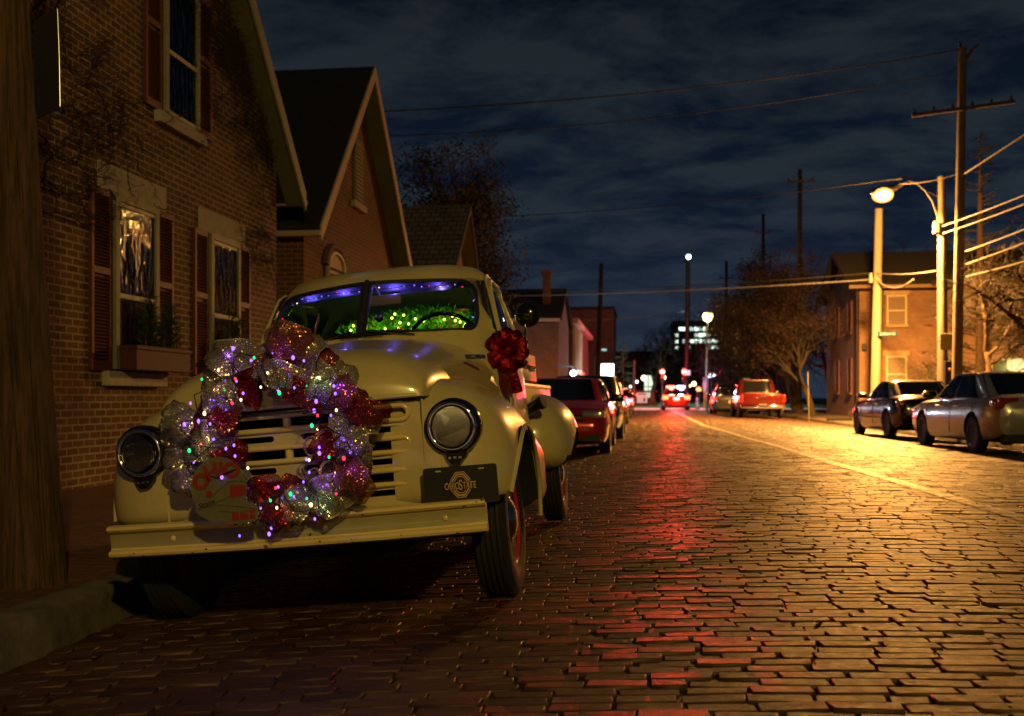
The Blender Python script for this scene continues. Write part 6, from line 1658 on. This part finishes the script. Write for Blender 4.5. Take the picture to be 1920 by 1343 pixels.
# blue-white shop sign with red neon curve at the right of the street end
q = P(1334, 704, 88); t = thing('neon_sign', 'glowing white bar sign with curved red neon beside the black SUV', 'sign', q)
b = MB(); b.box(-.32, .30, -.04, .04, -.16, .16, .02, M=Matrix.Rotation(R(-14), 4, 'Y')); b.build('bar', emis('white_bar', (.75, .85, 1.0), 6), t)
b = MB(); b.tube([(-.4, .05, .75), (-.22, .05, .25), (.1, .05, -.05), (.6, .05, .1), (.95, .05, .6)], .035, 6); b.build('neon_tube', emis('red_neon', (1, .06, .04), 2.2), t, 60)
b = MB(); b.tube([(0, .06, -.1), (0, .06, -1.9)], .04, 6); b.build('post', M['steel'], t)
q = P(1323, 732, 70); t = thing('notice_board', 'pale tall notice board on a post right of the dim signal', 'sign', (q.x, q.y, 0)); zc = q.z
b = MB(); b.box(-.2, .2, -.02, .02, zc - .1, zc + .9, .01); b.build('panel', mat('pale_board', (.5, .5, .52), .5), t); b = MB(); b.tube([(-.1, 0, -.1), (-.1, 0, zc)], .035, 6); b.build('post', mat('yellow_post', (.55, .5, .06), .5), t)
def bollard(px, z, lab):
    q = P(px, 745, z); t = thing('bollard', lab, 'bollard', (q.x, q.y, .08)); b = MB(); b.lathe([(.11, 0), (.10, .7), (.08, .82), (.0001, .86)], Matrix(), 12); b.build('post', mat('white_post', (.7, .72, .75), .5), t, 60); b = MB(); b.lathe([(.104, .55), (.103, .66)], Matrix(), 12); b.build('band', M['steel'], t)
bollard(1241, 70, 'white bollard at the crossing left of the police car'); bollard(1307, 70, 'white bollard below the dim red signal')
# storm drain in the far kerb
b = MB(); b.box(-.5, .5, -.06, .02, -.02, .10); t = tag(b.build('storm_drain', M['under']), 'dark storm drain slot in the kerb in front of the corner house', 'drain'); q = P(1574, 745, 40); t.location = (q.x - .0, q.y, .02)
# lamp on a steel pole out of frame behind the viewer (it lights the truck and casts the pole's shadow)
t = thing('street_lamp', 'steel street lamp behind the viewpoint that lights the front of the truck', 'street lamp', (6.9, -8.6, 0))
b = MB(); b.tube([(0, 0, -.2), (0, 0, 7.2), (-.3, 0, 7.9), (-1.2, 0, 8.2), (-2.0, 0, 8.15)], [.11, .08, .05, .04, .04], 10); b.build('shaft', M['steel'], t, 60)
b = MB(); b.sphere((-2.3, 0, 8.15), .34, 14, 8, (1.2, .6, .35)); b.build('lamp_head', M['steel'], t, 60)
b = MB(); b.sphere((-2.3, 0, 8.02), .26, 14, 8, (1.1, .6, .5)); b.build('refractor', emis('lamp_glow_near', (1.0, .74, .28), 30), t, 180)
# shop front added behind the viewer so chrome and headlights reflect lit windows
t = thing('added_shop_front', 'added brick shop front with lit windows behind the viewpoint for the chrome to reflect', 'shop', (-9, -15, 0))
b = MB(); b.box(0, 12, -8, 0, -.3, 7); b.build('wall', M['brickD'], t)
for k in range(4):
    b = MB(); b.box(.6 + k * 2.8, 2.8 + k * 2.8, .003, .05, .6, 2.5); w_ = b.build('shop_window', emis('added_window_glow', (1.0, .70, .26), 1.0), t)
    b = MB(); b.box(.5 + k * 2.8, 2.9 + k * 2.8, .003, .1, 2.5, 2.65); b.build('frame', M['sash'], w_)
# ------------------------------------------------------------------ light
def lamp(name, loc, power, c, rad=.1, typ='POINT', **kw):
    l = bpy.data.lights.new(name, typ); l.energy = power; l.color = c
    if typ in ('POINT', 'SPOT'): l.shadow_soft_size = rad
    for k, v in kw.items(): setattr(l, k, v)
    o = bpy.data.objects.new(name, l); col.objects.link(o); o.location = loc; return o
SOD = (1.0, .43, .085)
sun = lamp('moon', (0, 0, 40), .012, (.6, .7, 1.0), typ='SUN', angle=R(.5)); sun.rotation_euler = (R(50), 0, R(-150))
lamp('street_lamp_light', (4.6, -8.6, 7.55), 2900, (1.0, .68, .14), .20)
lamp('street_lamp_light', LAMP_A, 44000, SOD, .22, 'SPOT', spot_size=R(166), spot_blend=.45)
lamp('street_lamp_light', LAMP_A, 3000, SOD, .22)
o = lamp('street_lamp_light', LAMP_A, 14000, SOD, .22, 'SPOT', spot_size=R(95), spot_blend=.7); o.rotation_euler = (Vector((HX + 4, HY, 2.0)) - LAMP_A).to_track_quat('-Z', 'Y').to_euler()
for p, c, e in WGLOW: lamp('bulb_light', T(WC + p), e * .17, c, .006)
for p, c, e in WSG: lamp('bulb_light', T(p), e * .5, c, .008)
for p, c, e in GG: lamp('bulb_light', T(p), e, c, .01)

lamp('street_lamp_light', (LC.x, LC.y, LC.z - .35), 1500, (1, .62, .12), .15)
o = lamp('mast_light', (LM.x, LM.y + 2.6, LM.z), 5000, (.75, 1.0, .92), .2, 'SPOT', spot_size=R(95), spot_blend=.4)
def aim(o, tgt):
    o.rotation_euler = (Vector(tgt) - o.location).to_track_quat('-Z', 'Y').to_euler()
o = lamp('beacon_light', (PC.x - .3, PC.y - 2.8, 1.15), 24000, (1, .02, .01), .12, 'SPOT', spot_size=R(12), spot_blend=.8); aim(o, (.9, 8, 0))
lamp('beacon_light', (PC.x - .3, PC.y - .7, 1.85), 700, (1, .03, .015), .2)
lamp('beacon_light', (PC.x + .4, PC.y - .7, 1.85), 400, (.35, .4, 1), .2)
lamp('tail_light_glow', (PC.x, PC.y - 2.75, .85), 350, (1, .05, .02), .3)
for px in (1242, 1283):
    q = P(px, 697, 73.7); lamp('signal_light', q, 600, (1, .04, .02), .1)
q = P(1075, 700, 45.7); lamp('shop_light', q, 250, (.65, .8, 1), .1)
q = P(1138, 694, 61.5); lamp('sign_light', q, 250, (.85, .95, 1), .3)
q = onY(1900, 690, 49.2); lamp('window_light', q, 60, (1, .65, .25), .3)
